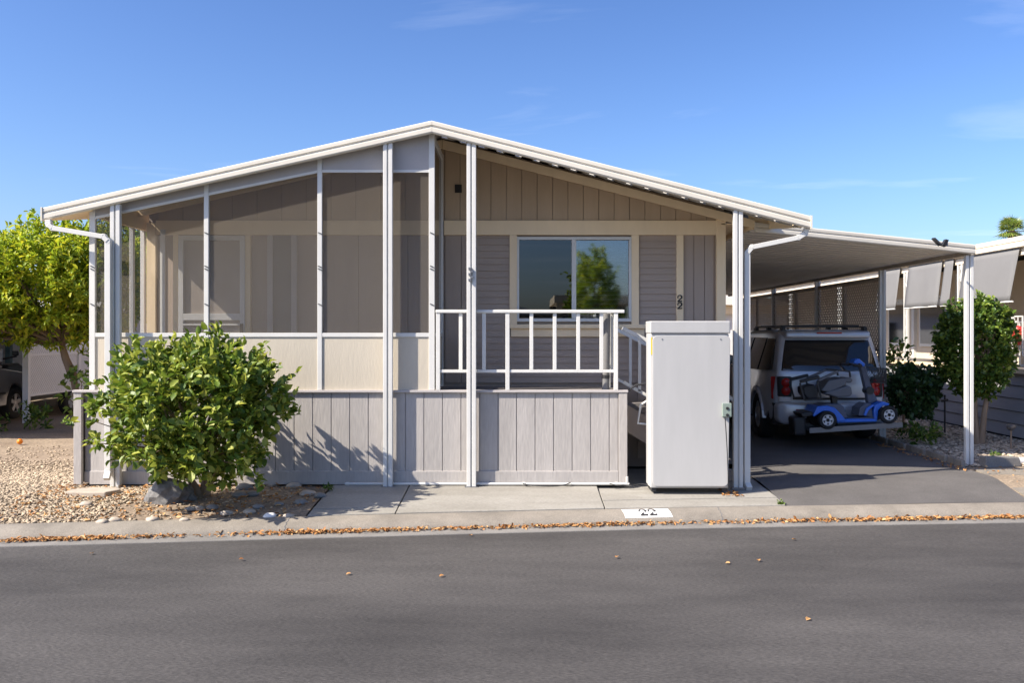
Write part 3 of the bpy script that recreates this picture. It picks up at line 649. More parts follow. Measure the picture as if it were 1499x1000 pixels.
# ------------------------------------------------------------------ carport
cpt = thing('carport', 'flat carport roof with cream fascia on white posts over the driveway', 'carport', (5.6, 12, 0))
A = Vector((PX(1105, 11.1), 11.1, CAMZ + (487 - 325) * 11.1 / F)); B = Vector((PX(1425, 11.5), 11.5, 2.75))
sl_ = (B.z - A.z) / (B.x - A.x); syl = (B.y - A.y) / (B.x - A.x)
def cfz(x): return A.z + (x - A.x) * sl_
prof = [(0, 0), (-.012, -.002), (-.02, -.012), (-.02, -.04), (-.008, -.05), (-.008, -.06), (-.02, -.07), (-.02, -.105), (-.01, -.118), (.03, -.12), (.03, 0)]
vs = [(x, A.y + (x - A.x) * syl + p[0], cfz(x) + p[1]) for x in (A.x, B.x + .02) for p in prof]; n_ = len(prof)
MB().add(vs, [tuple(range(n_)), tuple(range(2 * n_ - 1, n_ - 1, -1))] + [(i, n_ + i, n_ + (i + 1) % n_, (i + 1) % n_) for i in range(n_)]).build('fascia', 'fascia', cpt)
# pan roof, ribs running across; front edge follows the skewed fascia
b = MB(); y = 11.14; rows = []; k = 0
while y < 25:
    rows += [(y, -1), (y + .10, -1), (y + .13, 1), (y + .22, 1)]; y += .25
for i, (y, s_) in enumerate(rows):
    xa = 2.845; xe = min(B.x, A.x + (y - .03 - A.y) / syl) if y < 11.5 else B.x
    rows[i] = (y, s_, max(xe, xa + .01))
vs = []; fs = []
for (y, s_, xe) in rows:
    for x in (2.845, xe):
        z = cfz(x) - .06 + .026 * s_; vs += [(x, y, z), (x, y, z + .01)]
for i in range(len(rows) - 1):
    a, c = i * 4, i * 4 + 4; fs += [(a, a + 2, c + 2, c), (a + 1, c + 1, c + 3, a + 3), (a + 2, a + 3, c + 3, c + 2)]
b.add(vs, fs).build('roof', 'rooft', cpt)
MB().bar((5.64, 11.55, cfz(5.64) - .106), (5.64, 24.8, cfz(5.64) - .106), .05, .05).build('side_beam', 'latt', cpt)
for yp, w in ((11.54, .10), (14.30, .10), (17.4, .1), (20.4, .1), (23.6, .1)):
    p = MB().box(5.64 - w / 2, 5.64 - .008, yp, yp + .06, -.01, cfz(5.64) - .132).box(5.648, 5.64 + w / 2, yp, yp + .06, -.01, cfz(5.64) - .132).box(5.632, 5.648, yp + .02, yp + .045, -.01, cfz(5.64) - .14).build('post', 'white', cpt, bevel=.004)
def lattice(x, y0, y1, z0, z1, sp, w, m, parent, frame=.05, hb=True):
    b = MB(); H = z1 - z0
    for sgn in (1, -1):
        c = y0 - H
        xo = .006 * sgn
        while c < y1 + H:
            # line y = c + sgn*(z - z0) (sgn=1) or y = c + H - (z - z0)
            ta, tb = 0.0, H
            f = (lambda t: c + t) if sgn > 0 else (lambda t: c + H - t)
            if sgn > 0: ta = max(0, y0 - c); tb = min(H, y1 - c)
            else: ta = max(0, c + H - y1); tb = min(H, c + H - y0)
            if tb - ta > .02:
                b.bar((x + xo, f(ta), z0 + ta), (x + xo, f(tb), z0 + tb), .006, w, up=(0, 0, 1))
            c += sp
    o = b.build('lattice', m, parent); o['kind'] = 'stuff'
    for q in ((y0, y1, z0 - frame / 2, z0 + frame / 2), (y0, y1, z1 - frame / 2, z1 + frame / 2)) + (((y0, y1, (z0 + z1) / 2 - .02, (z0 + z1) / 2 + .02),) if hb else ()):
        MB().box(x - .02, x + .02, *q).build('lattice_rail', m, parent)
lattice(5.655, 14.40, 23.5, .25, 2.50, .095, .028, 'latt', cpt)
for y in (16.0, 18.8, 21.9): MB().box(5.63, 5.69, y, y + .05, .0, 2.5).build('lattice_post', 'latt', cpt)
fl = thing('floodlight', 'black two panel solar floodlight clipped on carport fascia', 'floodlight', (PX(1375, 11.3), 11.25, 2.73))
c = Vector((PX(1375, 11.30), 11.22, CAMZ + (487 - 357) * 11.3 / F))
MB().hexa([c + Vector(v) for v in ((-.10, 0, .055), (-.02, -.02, -.03), (-.005, -.02, -.015), (-.085, 0, .07))], [c + Vector(v) for v in ((-.10, .08, .06), (-.02, .07, -.03), (-.005, .07, -.015), (-.085, .08, .075))]).build('panel', 'black', fl)
MB().hexa([c + Vector(v) for v in ((-.015, -.03, -.03), (.03, -.03, .05), (.075, -.02, .04), (.035, -.02, -.045))], [c + Vector(v) for v in ((-.015, .03, -.03), (.03, .03, .05), (.075, .03, .04), (.035, .03, -.045))]).build('lamp_head', 'black', fl, bevel=.006)
MB().box(c.x + .03, c.x + .07, c.y, c.y + .09, c.z - .03, c.z + .02).build('bracket', 'steel', fl)

# ------------------------------------------------------------------ vehicles
def car_body(prof, w0, w1, zbelt, ztop, bev=.07):
    """side outline (y, z) with tumblehome above the belt line; y forward"""
    def hw(z): return w0 if z < zbelt else w0 + (w1 - w0) * (z - zbelt) / (ztop - zbelt)
    n = len(prof); bm = bmesh.new()
    Lv = [bm.verts.new((-hw(z), y, z)) for y, z in prof]; Rv = [bm.verts.new((hw(z), y, z)) for y, z in prof]
    bm.faces.new(Lv); bm.faces.new(Rv[::-1])
    for i in range(n): bm.faces.new((Lv[i], Rv[i], Rv[(i + 1) % n], Lv[(i + 1) % n]))
    bmesh.ops.recalc_face_normals(bm, faces=bm.faces)
    rim = [e for e in bm.edges if (e.verts[0] in Lv) == (e.verts[1] in Lv) and min(e.verts[0].co.z, e.verts[1].co.z) > .5]
    bmesh.ops.bevel(bm, geom=rim, offset=bev, segments=4, affect='EDGES', profile=.5)
    bmesh.ops.triangulate(bm, faces=[f for f in bm.faces if len(f.verts) > 4])
    return bm
def arch(yc, r, z0, n=9): return [(yc + r * math.cos(R(180 - 180 * k / (n - 1))), z0 + r * math.sin(R(180 - 180 * k / (n - 1)))) for k in range(n)]
def bmobj(bm, name, m, parent):
    me = bpy.data.meshes.new(name); bm.to_mesh(me); bm.free(); me.materials.append(M[m])
    for p in me.polygons: p.use_smooth = True
    me.set_sharp_from_angle(angle=R(38))
    o = bpy.data.objects.new(name, me); C.objects.link(o); o.parent = parent; return o
def wheel(parent, x, y, r, w, side, spokes=5, rim=.62):
    t = MB().lathe([(r * .60, -w / 2), (r * .88, -w / 2), (r * .97, -w / 2 * .8), (r, -w / 2 * .4), (r, w / 2 * .4), (r * .97, w / 2 * .8), (r * .88, w / 2), (r * .60, w / 2)], (x, y, r), 'x', 32).build('wheel', 'rubber', parent, smooth=True, local=True)
    b = MB().lathe([(0.001, -w * .1), (r * rim, -w * .1), (r * rim, w / 2 * .96), (r * (rim - .05), w / 2 * .9), (r * (rim - .07), 0.0), (0.001, .0)] if side > 0 else [(0.001, w * .1), (r * rim, w * .1), (r * rim, -w / 2 * .96), (r * (rim - .05), -w / 2 * .9), (r * (rim - .07), 0), (0.001, 0)], (x, y, r), 'x', 24)
    b.build('rim', 'dark', t, smooth=True, local=True)
    b = MB()
    xo = x + side * w / 2 * .75
    for k in range(spokes):
        a = 2 * math.pi * k / spokes + .3
        b.bar((xo, y + r * .05 * math.cos(a), r + r * .05 * math.sin(a)), (xo, y + r * (rim - .02) * math.cos(a), r + r * (rim - .02) * math.sin(a)), r * .24, .02, up=(1, 0, 0))
    b.lathe([(0.001, .02 * side), (r * .16, .015 * side), (r * .18, -.01 * side)], (xo, y, r), 'x', 14)
    b.lathe([(r * rim, .012 * side), (r * (rim - .07), .016 * side), (r * (rim - .08), -.03 * side)], (xo, y, r), 'x', 28)
    b.build('spokes', 'rim', t, smooth=True, local=True)
    return t
suv = thing('parked_suv', 'silver sport utility vehicle with roof rack parked under the carport', 'car', (4.60, 13.55, 0), R(-2.0))
prof = [(0.02, .56), (0.0, .75), (.03, 1.05), (.26, 1.60), (.36, 1.665), (1.2, 1.70), (2.4, 1.68), (2.75, 1.62), (3.45, 1.10), (3.6, 1.06), (4.5, .98), (4.68, .85), (4.72, .50), (4.6, .32)] \
    + arch(3.85, .42, .34)[::-1] + [(3.3, .32)] + [(1.4, .32)] + arch(.95, .42, .34)[::-1] + [(.45, .40)]
bmobj(car_body(prof, .885, .70, 1.03, 1.70), 'body', 'silver', suv)
sw = lambda z: .885 + (.70 - .885) * (z - 1.03) / .67
def sidewin(name, pts, m, s_, off=.006): 
    q = [(s_ * (sw(z) + off), y, z) for y, z in pts]; q2 = [(s_ * (sw(z) - .02), y, z) for y, z in pts]; n_ = len(pts)
    return MB().add(q + q2, [tuple(range(n_)), tuple(range(2 * n_ - 1, n_ - 1, -1))] + [(i, (i + 1) % n_, n_ + (i + 1) % n_, n_ + i) for i in range(n_)]).build(name, m, suv, local=True)
for s_ in (-1, 1):
    sidewin('side_window', [(.20, 1.09), (.86, 1.07), (.86, 1.56), (.42, 1.56)], 'cglass', s_); sidewin('side_window', [(.96, 1.07), (1.82, 1.06), (1.78, 1.57), (.96, 1.57)], 'cglass', s_); sidewin('side_window', [(1.9, 1.06), (3.1, 1.07), (2.6, 1.54), (1.88, 1.57)], 'cglass', s_)
    # flare
    b = MB(); ar = arch(.95, .44, .34, 13)
    for p, q in zip(ar, ar[1:]): b.bar((s_ * .888, p[0], p[1]), (s_ * .888, q[0], q[1]), .05, .06)
    b.build('fender_flare', 'silver', suv, smooth=True, local=True)
    tl = MB().hexa([(s_ * .80, -.012, .64), (s_ * .905, .10, .66), (s_ * .90, .14, .99), (s_ * .70, -.006, 1.0)], [(s_ * .80, .2, .64), (s_ * .86, .2, .66), (s_ * .86, .2, .99), (s_ * .70, .2, 1.0)]).build('tail_light', 'red', suv, bevel=.012, local=True)
    tl = MB().box(*sorted((s_ * .66, s_ * .84)), -.034, .06, .625, .70).build('reverse_lamp', 'lens', suv, bevel=.01, local=True)
    MB().box(*sorted((s_ * .64, s_ * .85)), -.028, .06, .702, 1.0).build('tail_lamp_housing', 'black', suv, bevel=.02, local=True)
    for zc in (.79, .91): MB().lathe([(.001, -.055), (.04, -.05), (.068, -.03), (.072, -.01)], (s_ * .735, 0, zc), 'y', 16).build('lamp_lens', 'red', suv, smooth=True, local=True)
    MB().box(*sorted((s_ * .46, s_ * .62)), -.165, -.1, .47, .53).build('reflector', 'red', suv, bevel=.008, local=True)
    MB().bar((s_ * .62, .45, 1.735), (s_ * .60, 2.3, 1.745), .04, .03).build('roof_rail', 'black', suv, bevel=.008, local=True)
    for y in (.45, 1.35, 2.25): MB().box(s_ * .61 - .03, s_ * .61 + .03, y - .07, y + .07, 1.66, 1.735).build('rail_foot', 'black', suv, bevel=.01, local=True)
for y in (.7, 1.9): MB().bar((-.61, y, 1.755), (.61, y, 1.755), .05, .025).build('cross_bar', 'black', suv, local=True)
# rear glass follows the raked hatch
def hy(z): return float(np.interp(z, [1.05, 1.60], [.03, .26]))
b = MB(); zs_ = (1.08, 1.54); b.hexa([(-.78, hy(zs_[0]) - .012, zs_[0]), (.78, hy(zs_[0]) - .012, zs_[0]), (.66, hy(zs_[1]) - .012, zs_[1]), (-.66, hy(zs_[1]) - .012, zs_[1])], [(-.78, hy(zs_[0]) + .05, zs_[0]), (.78, hy(zs_[0]) + .05, zs_[0]), (.66, hy(zs_[1]) + .05, zs_[1]), (-.66, hy(zs_[1]) + .05, zs_[1])])
b.build('rear_window', 'cglass', suv, bevel=.01, local=True)
MB().hexa([(-.68, .14, 1.575), (.68, .14, 1.575), (.68, .15, 1.66), (-.68, .15, 1.66)], [(-.70, .5, 1.60), (.70, .5, 1.60), (.70, .5, 1.695), (-.70, .5, 1.695)]).build('spoiler', 'silver', suv, bevel=.02, local=True)
MB().box(-.2, .2, .128, .16, 1.635, 1.655).build('brake_light', 'red', suv, local=True)
MB().prism([(-.90, .36), (-.90, .57), (-.84, .62), (.84, .62), (.90, .57), (.90, .36), (.82, .30), (-.82, .30)], -.15, .25).build('bumper', 'silver', suv, bevel=.05, seg=3, local=True)
MB().box(-.62, .62, -.158, -.10, .33, .40).build('bumper_step', 'black', suv, bevel=.01, local=True)
MB().box(-.62, -.3 + .9, -.006, .03, .66, .69).build('hatch_seam', 'dark', suv, local=True)
pl = MB().box(-.17, .17, -.022, -.004, .86, 1.0).build('licence_plate', 'plate', suv, local=True)
b = MB(); [b.box(-.13 + k * .04, -.105 + k * .04, -.026, -.0222, .89, .945) for k in range(7)]; b.build('plate_marks', 'plateb', pl, local=True)
MB().box(-.17, .17, -.025, -.0222, .97, .995).build('plate_band', 'greenbox', pl, local=True)
MB().box(-.82, .82, .15, 4.5, .28, .60).build('underbody', 'dark', suv, local=True)
for yy_ in (.95, 3.85):
    for s_ in (-1, 1): wheel(suv, s_ * .76, yy_, .37, .25, s_, 6)
for s_ in (-1, 1): MB().box(s_ * .95 - .09, s_ * .95 + .09, 2.98, 3.1, 1.1, 1.25).build('mirror', 'silver', suv, bevel=.03, local=True)

def suv_round(o):
    bm = bmesh.new(); bm.from_mesh(o.data)
    for ax, vals in ((0, (-.75, -.55, -.3, 0, .3, .55, .75)), (1, (.08, .18, .32, .5, .75)), (2, (.7, .9, 1.03, 1.2, 1.4, 1.55))):
        for v in vals:
            no = [0, 0, 0]; no[ax] = 1; co = [0, 0, 0]; co[ax] = v
            bmesh.ops.bisect_plane(bm, geom=bm.verts[:] + bm.edges[:] + bm.faces[:], plane_co=co, plane_no=no, dist=1e-5)
    for v in bm.verts:
        x, y, z = v.co; t = max(0, min(1, (.75 - y) / .75))
        v.co.x = x * (1 - .10 * t * t) * (1 - .012 * ((z - .9) / .5) ** 2)
        v.co.y = y + (.13 * (abs(x) / .88) ** 2.6) * max(0, 1 - max(y, 0) / 1.2)
    bm.to_mesh(o.data); bm.free()
    for p in o.data.polygons: p.use_smooth = True
    o.data.set_sharp_from_angle(angle=R(35))
for o in list(suv.children):
    if o.name.split('.')[0] not in ('wheel', 'underbody', 'mirror', 'cross_bar', 'roof_rail', 'rail_foot'): suv_round(o)
# scooter carrier platform and mobility scooter; (u, v) = metres right and up
car_ = thing('scooter_carrier', 'steel hitch platform carrying the blue mobility scooter', 'carrier', (4.73, 13.1, .31))
car_.rotation_euler = (0, R(-3.6), 0)
MB().box(-.68, .62, -.22, .22, .0, .022).build('platform', 'steel', car_, bevel=.004, local=True)
for y in (-.23, .23): MB().box(-.68, .62, y - .012, y + .012, -.022, .05).build('side_rail', 'steel', car_, local=True)
MB().box(-.26, -.18, .22, .62, .02, .09).build('hitch_bar', 'black', car_, local=True); MB().box(-.30, -.14, .18, .25, -.02, .2).build('hitch_bracket', 'black', car_, local=True)
MB().box(-.86, -.69, -.14, .16, -.06, .2).build('lift_motor', 'black', car_, bevel=.03, local=True)
sc = thing('mobility_scooter', 'blue mobility scooter with folded grey seat on the hitch carrier', 'mobility scooter', (4.71, 13.1, .31))
sc.rotation_euler = (0, R(-3.6), 0)
U0, V0, SC = 560., 748., 687.
def uv(*pts): return [((x - U0) / SC, (V0 - y - (x - U0) * .062) / SC + .022 + 0) for x, y in pts]
def sp(name, pts, y0, y1, m, bev=.012): return MB().prism(uv(*pts), y0, y1).build(name, m, sc, bevel=bev, seg=2, local=True)
sp('floorboard', [(380, 690), (500, 672), (760, 672), (770, 700), (380, 712)], -.2, .2, 'blue')
sp('floor_mat', [(500, 668), (750, 655), (752, 671), (500, 671)], -.17, .17, 'dblue', .004)
sp('rear_cover', [(195, 552), (300, 545), (360, 560), (400, 600), (470, 690), (380, 700), (355, 625), (310, 598), (250, 595), (200, 625), (160, 650), (150, 640)], -.23, .23, 'blue')
sp('motor_cover', [(230, 545), (300, 530), (430, 530), (470, 560), (495, 668), (440, 668), (380, 590), (330, 560)], -.17, .17, 'dblue')
sp('front_cover', [(760, 540), (840, 505), (905, 528), (890, 545), (830, 552), (790, 590), (775, 690), (745, 690), (745, 600)], -.19, .19, 'blue')
sp('front_guard', [(650, 640), (680, 570), (740, 535), (760, 545), (700, 590), (672, 645)], -.18, .18, 'blue', .006)
sp('splash_panel', [(605, 645), (620, 570), (690, 520), (740, 530), (745, 660), (672, 650)], -.15, .15, 'dblue')
sp('tiller', [(730, 535), (722, 430), (675, 165), (725, 150), (790, 420), (830, 505), (770, 530)], -.06, .06, 'dblue', .02)
MB().tube([(*uv((752, 405))[0][:1], -.09, uv((752, 405))[0][1]), (uv((752, 405))[0][0], .09, uv((752, 405))[0][1])], .055, 14).build('tiller_knob', 'black', sc, smooth=True, local=True)
sp('control_head', [(600, 140), (625, 100), (660, 92), (720, 150), (700, 175), (640, 150)], -.10, .10, 'blue', .015)
p = uv((640, 150))[0]; MB().tube([(p[0] - .01, -.26, p[1] - .02), (p[0] + .02, -.12, p[1]), (p[0] + .02, .12, p[1]), (p[0] - .01, .26, p[1] - .02)], .018, 8).build('handlebar', 'black', sc, smooth=True, local=True)
for y in (-.24, .24): MB().tube([(p[0] + .0, y, p[1] - .01), (p[0] - .11, y, p[1] + .0)], .02, 8).build('grip', 'black', sc, smooth=True, local=True)
q = uv((735, 175), (900, 190), (890, 330), (820, 330)); b = MB()
for y in (-.15, .15):
    for k in range(4): b.bar((q[k][0], y, q[k][1]), (q[(k + 1) % 4][0], y, q[(k + 1) % 4][1]), .012)
    for k in range(1, 8):
        t = k / 8; b.bar((q[0][0] * (1 - t) + q[1][0] * t, y, q[0][1] * (1 - t) + q[1][1] * t), (q[3][0] * (1 - t) + q[2][0] * t, y, q[3][1] * (1 - t) + q[2][1] * t), .007)
for k in range(9):
    y = -.15 + .3 * k / 8; b.bar((q[1][0], y, q[1][1]), (q[2][0], y, q[2][1]), .008); b.bar((q[2][0], y, q[2][1]), (q[3][0], y, q[3][1]), .008)
for k in (0, 1, 2): b.bar((q[1][0] - .01 * k, -.15, q[1][1] - .09 * k), (q[1][0] - .01 * k, .15, q[1][1] - .09 * k), .008)
b.build('basket', 'black', sc, local=True)
sp('seat_base', [(270, 425), (500, 350), (540, 365), (545, 430), (520, 455), (400, 465)], -.22, .22, 'seat', .02)
sp('seat_back', [(250, 400), (330, 300), (480, 275), (500, 290), (498, 345), (330, 420)], -.20, .20, 'seat', .02)
sp('headrest', [(503, 275), (570, 280), (585, 305), (560, 330), (505, 325)], -.11, .11, 'seat', .015)
sp('seat_post', [(380, 460), (440, 460), (435, 535), (390, 535)], -.05, .05, 'black', .006)
sp('battery_box', [(90, 370), (200, 340), (235, 390), (230, 480), (130, 485), (90, 430)], -.14, .14, 'black', .02)
for y in (-.25, .25):
    b = MB(); z = [(v[0], y, v[1]) for v in uv((40, 325), (75, 490), (235, 480), (205, 310), (420, 205), (520, 215), (525, 270))]
    for a, c_ in zip(z, z[1:]): b.bar(a, c_, .022)
    b.build('seat_frame', 'black', sc, local=True)
for y in (-.25, .25):
    a, c_ = uv((40, 310), (230, 265)); MB().bar((a[0], y, a[1]), (c_[0], y, c_[1]), .05, .045).build('armrest', 'black', sc, bevel=.012, local=True)
    a, c_ = uv((215, 300), (410, 212)); MB().bar((a[0], y, a[1]), (c_[0], y, c_[1]), .05, .035).build('armrest', 'seat', sc, bevel=.012, local=True)
sp('bumper', [(40, 620), (150, 600), (165, 640), (60, 660)], -.2, .2, 'black')
sp('tail_reflector', [(780, 335), (805, 335), (818, 445), (795, 450)], -.03, .03, 'red', .004)
def swheel(zx, zy, y, r):
    c = uv((zx, zy))[0]
    t = MB().lathe([(r * .6, -.04), (r * .9, -.04), (r, -.022), (r, .022), (r * .9, .04), (r * .6, .04)], (c[0], y, c[1]), 'y', 28).build('wheel', 'rubber', sc, smooth=True, local=True)
    b = MB().lathe([(.001, .0), (r * .6, .0), (r * .62, -.036), (r * .62, .036)], (c[0], y, c[1]), 'y', 24).build('rim', 'dark', t, smooth=True, local=True)
    b = MB(); s_ = -1 if y < 0 else 1
    for k in range(5):
        a = 2 * math.pi * k / 5 + .3; b.bar((c[0], y + s_ * .03, c[1]), (c[0] + r * .6 * math.cos(a), y + s_ * .03, c[1] + r * .6 * math.sin(a)), r * .3, .012, up=(0, 1, 0))
    b.lathe([(r * .62, .0), (r * .62, s_ * .04), (r * .52, s_ * .04), (r * .50, .0)], (c[0], y, c[1]), 'y', 24); b.build('spokes', 'lens', t, smooth=True, local=True)
for y in (-.24, .24): swheel(280, 680, y, .128); swheel(868, 630, y, .125)

# grey car and other things in the left neighbour's carport
lc = thing('grey_car', 'dark grey car parked nose in beside the white lattice panel', 'car', (-10.45, 13.9, 0), 0)
prof = [(.05, .35), (0, .6), (.05, .95), (.35, 1.0), (1.0, 1.38), (1.5, 1.46), (2.3, 1.44), (2.6, 1.36), (3.3, .98), (4.2, .86), (4.5, .74), (4.52, .4)] + arch(3.7, .36, .30)[::-1] + [(1.3, .25)] + arch(.85, .36, .30)[::-1]
bmobj(car_body(prof, .86, .62, .95, 1.46, .06), 'body', 'greycar', lc)
swl = lambda z: .86 - .24 * (z - .95) / .51
for s_ in (-1, 1):
    for pts in ([(.7, .98), (1.62, .98), (1.6, 1.36), (1.1, 1.33)], [(1.72, .98), (2.95, .98), (2.45, 1.33), (1.7, 1.37)]):
        MB().add([(s_ * (swl(z) + .006), y, z) for y, z in pts] + [(s_ * (swl(z) - .02), y, z) for y, z in pts], [(0, 1, 2, 3), (7, 6, 5, 4), (0, 4, 5, 1), (1, 5, 6, 2), (2, 6, 7, 3), (3, 7, 4, 0)]).build('side_window', 'cglass', lc, local=True)
    MB().box(s_ * .93 - .08, s_ * .93 + .08, 2.75, 2.86, .98, 1.10).build('mirror', 'greycar', lc, bevel=.02, local=True)
    MB().box(s_ * .875 - .015, s_ * .875 + .015, 1.85, 2.0, .80, .83).build('door_handle', 'black', lc, local=True)
    MB().box(s_ * .866 - .01, s_ * .866 + .01, 1.3, 3.3, .50, .54).build('side_moulding', 'black', lc, local=True)
    MB().bar((s_ * .82, 3.22, 1.0), (s_ * .66, 2.6, 1.38), .05, .05).build('pillar', 'lens', lc, local=True)
    for yy_ in (.85, 3.7): wheel(lc, s_ * .76, yy_, .31, .2, s_, 5)
trl = thing('utility_trailer', 'low white trailer with a red bin behind the white lattice', 'trailer', (-10.2, 20.2, 0))
MB().box(-.6, .9, -.9, 2.0, .32, .52).build('bed', 'white', trl, bevel=.02, local=True); MB().box(-.4, .85, -.5, 1.2, .53, .80).build('bin', 'redp', trl, bevel=.03, local=True)
for y in (-.9, -.2):
    for s_ in (-1, 1): wheel(trl, s_ * .95 + .1, y - .6, .27, .17, s_, 6)
mc = thing('motorcycle', 'dark motorcycle with pale windscreen under the left neighbour roof', 'motorcycle', (-11.7, 21.2, 0))
for y in (-.6, .65): MB().lathe([(.18, -.05), (.27, -.05), (.31, 0), (.27, .05), (.18, .05)], (0, y, .31), 'x', 24).build('wheel', 'rubber', mc, smooth=True, local=True)
MB().prism([(-.5, .5), (.5, .45), (.55, .75), (.1, .95), (-.35, .92), (-.55, .8)], -.16, .16, 'x').build('body', 'black', mc, bevel=.05, local=True)
MB().prism([(-.62, .62), (-.5, .62), (-.42, 1.05), (-.5, 1.1)], -.05, .05, 'x').build('fork', 'black', mc, local=True)
MB().hexa([(-.12, -.55, 1.0), (.12, -.55, 1.0), (.09, -.48, 1.28), (-.09, -.48, 1.28)], [(-.12, -.52, 1.0), (.12, -.52, 1.0), (.09, -.45, 1.28), (-.09, -.45, 1.28)]).build('windscreen', 'lens', mc, local=True)
MB().tube([(-.36, -.38, 1.12), (-.12, -.46, 1.06), (.12, -.46, 1.06), (.36, -.38, 1.12)], .02, 8).build('handlebar', 'black', mc, smooth=True, local=True)
for s_ in (-1, 1): MB().box(s_ * .34 - .07, s_ * .34 + .07, -.42, -.38, 1.13, 1.24).build('mirror', 'black', mc, bevel=.02, local=True)
nl = thing('neighbour_carport', 'dim carport with white lattice and teal posts left of the orange tree', 'carport', (-11, 18, 0))
MB().box(-14.5, -8.85, 13.2, 26, 2.62, 2.72).build('roof', 'rooft', nl); MB().box(-8.93, -8.83, 13.0, 26, 2.55, 2.75).build('fascia', 'fascia', nl)
lattice(-8.95, 16.8, 22.5, .50, 1.98, .075, .040, 'lattw', nl, .04)
for y in (16.72, 18.65, 22.4): MB().box(-9.01, -8.90, y, y + .08, .0, 2.55).build('post', 'lattw', nl, bevel=.004)
for x in (-11.1, -12.6): MB().box(x, x + .12, 22.6, 22.72, 0, 2.6).build('post', 'teal', nl)
MB().box(-20, -9.6, 26.2, 26.4, 0, 2.9).build('back_wall', 'lattw', nl); MB().box(-20, -14.6, 15, 26.2, 0, 2.6).build('side_wall', 'gskirt', nl)

# ------------------------------------------------------------------ neighbour's house on the right
nr = thing('neighbour_house', 'tan neighbour house with grey lap skirt and cream eave', 'house', (8.5, 18, 0))
MB().box(9.4, 16, 12.3, 34, .0, 3.0).build('wall', 'cream', nr)
MB().box(7.72, 9.4, 12.3, 34, .95, 1.05).build('deck', 'deck', nr); MB().box(7.66, 7.74, 12.25, 34, 1.02, 1.09).build('deck_edge', 'trim', nr)
for k in range(5):
    z = .03 + k * .2
    for ya, yb in ((12.3, 16.2), (16.2, 20.6), (20.6, 28)):
        MB().hexa([(7.705, ya + .003, z), (7.73, ya + .003, z), (7.73, ya + .003, z + .19), (7.72, ya + .003, z + .19)], [(7.705, yb - .003, z), (7.73, yb - .003, z), (7.73, yb - .003, z + .19), (7.72, yb - .003, z + .19)]).build('skirt_lap', 'gskirt', nr)
MB().box(7.735, 7.76, 12.3, 28, .0, .95).build('skirt_backing', 'dark', nr); MB().box(7.74, 16, 12.3, 12.33, 0, .95).build('front_skirt', 'gskirt', nr)
EZ = CAMZ + .193 * 7.6
pr = [(0, 0), (-.012, -.003), (-.02, -.02), (-.02, -.07), (-.006, -.08), (-.006, -.095), (-.02, -.105), (-.02, -.16), (0, -.17), (.04, -.17), (.04, 0)]; n_ = len(pr)
vs = [(7.6 + p[0], y, EZ + p[1]) for y in (12.0, 34) for p in pr]
MB().add(vs, [tuple(range(n_)), tuple(range(2 * n_ - 1, n_ - 1, -1))] + [(i, n_ + i, n_ + (i + 1) % n_, (i + 1) % n_) for i in range(n_)]).build('fascia', 'creamf', nr)
MB().hexa([(7.62, 12.0, EZ - .08), (16, 12.0, EZ + .35), (16, 12.0, EZ + .40), (7.62, 12.0, EZ - .03)], [(7.62, 34, EZ - .08), (16, 34, EZ + .35), (16, 34, EZ + .40), (7.62, 34, EZ - .03)]).build('roof', 'creamf', nr)
MB().box(7.66, 7.72, 12.3, 33, EZ - .28, EZ - .175).build('eave_beam', 'creamf', nr)
for yp in (15.95, 18.2, 22.0, 26.0):
    p = MB().box(7.66, 7.70, yp, yp + .04, 1.09, EZ - .281).box(7.66, 7.70, yp + .14, yp + .18, 1.09, EZ - .281).build('post', 'white', nr)
    b = MB()
    for k in range(16): b.tube([(7.68, yp + .06 + .05 * (j / 3 if k % 2 else 1 - j / 3), 1.15 + k * .105 + j * .035) for j in range(4)], .008, 5)
    b.build('scrollwork', 'white', p)
for k, (ya, yb, wid) in enumerate(((14.05, 15.8, 0), (16.18, 16.5, 0), (16.62, 18.05, 0), (18.45, 19.5, 0))):
    b = MB(); nx = 8; vs = []
    for j in range(9):
        for i in range(nx + 1):
            t = j / 8; y = ya + (yb - ya) * i / nx; vs.append((7.63 - .10 * t + .008 * math.sin(y * 9 + k) * t, y + (.12 * t if i == 0 and k == 0 else 0), EZ - .17 - (EZ - .17 - 2.13) * t))
    b.add(vs, [(j * (nx + 1) + i, j * (nx + 1) + i + 1, (j + 1) * (nx + 1) + i + 1, (j + 1) * (nx + 1) + i) for j in range(8) for i in range(nx)])
    s_ = b.build('sun_shade', 'shade', nr, smooth=True); s_.modifiers.new('t', 'SOLIDIFY').thickness = .006
    MB().tube([(7.53, ya + .02, 2.125), (7.53, yb - .02, 2.125)], .014, 8).build('shade_bar', 'rail', nr, smooth=True)
for ya, yb in ((20.3, 21.5), (22.3, 23.3)):
    w_ = MB().box(9.36, 9.40, ya - .07, yb + .07, 1.33, 2.47).build('window', 'white', nr); MB().box(9.345, 9.359, ya, yb, 1.4, 2.4).build('pane', 'cglass', w_)
for y in (19.6, 21.8, 23.8): MB().box(9.33, 9.40, y, y + .14, 1.05, 2.9).build('wall_trim', 'white', nr)
rl = thing('white_railing', 'white iron railing on the tan house deck beside the round tree', 'railing', (7.75, 13.2, 1.06))
for z in (1.14, 1.82): MB().box(7.735, 7.765, 12.4, 14.5, z - .015, z + .015).build('rail', 'white', rl)
for k in range(15): MB().box(7.742, 7.758, 12.45 + k * .14, 12.466 + k * .14, 1.156, 1.804).build('baluster', 'white', rl)
for y in (12.4, 14.45): MB().box(7.73, 7.77, y, y + .04, 1.05, 1.9).build('post', 'white', rl)
ln = thing('red_lantern', 'red lantern in a white hanger on the neighbour railing', 'lantern', (7.66, 14.16, 1.5))
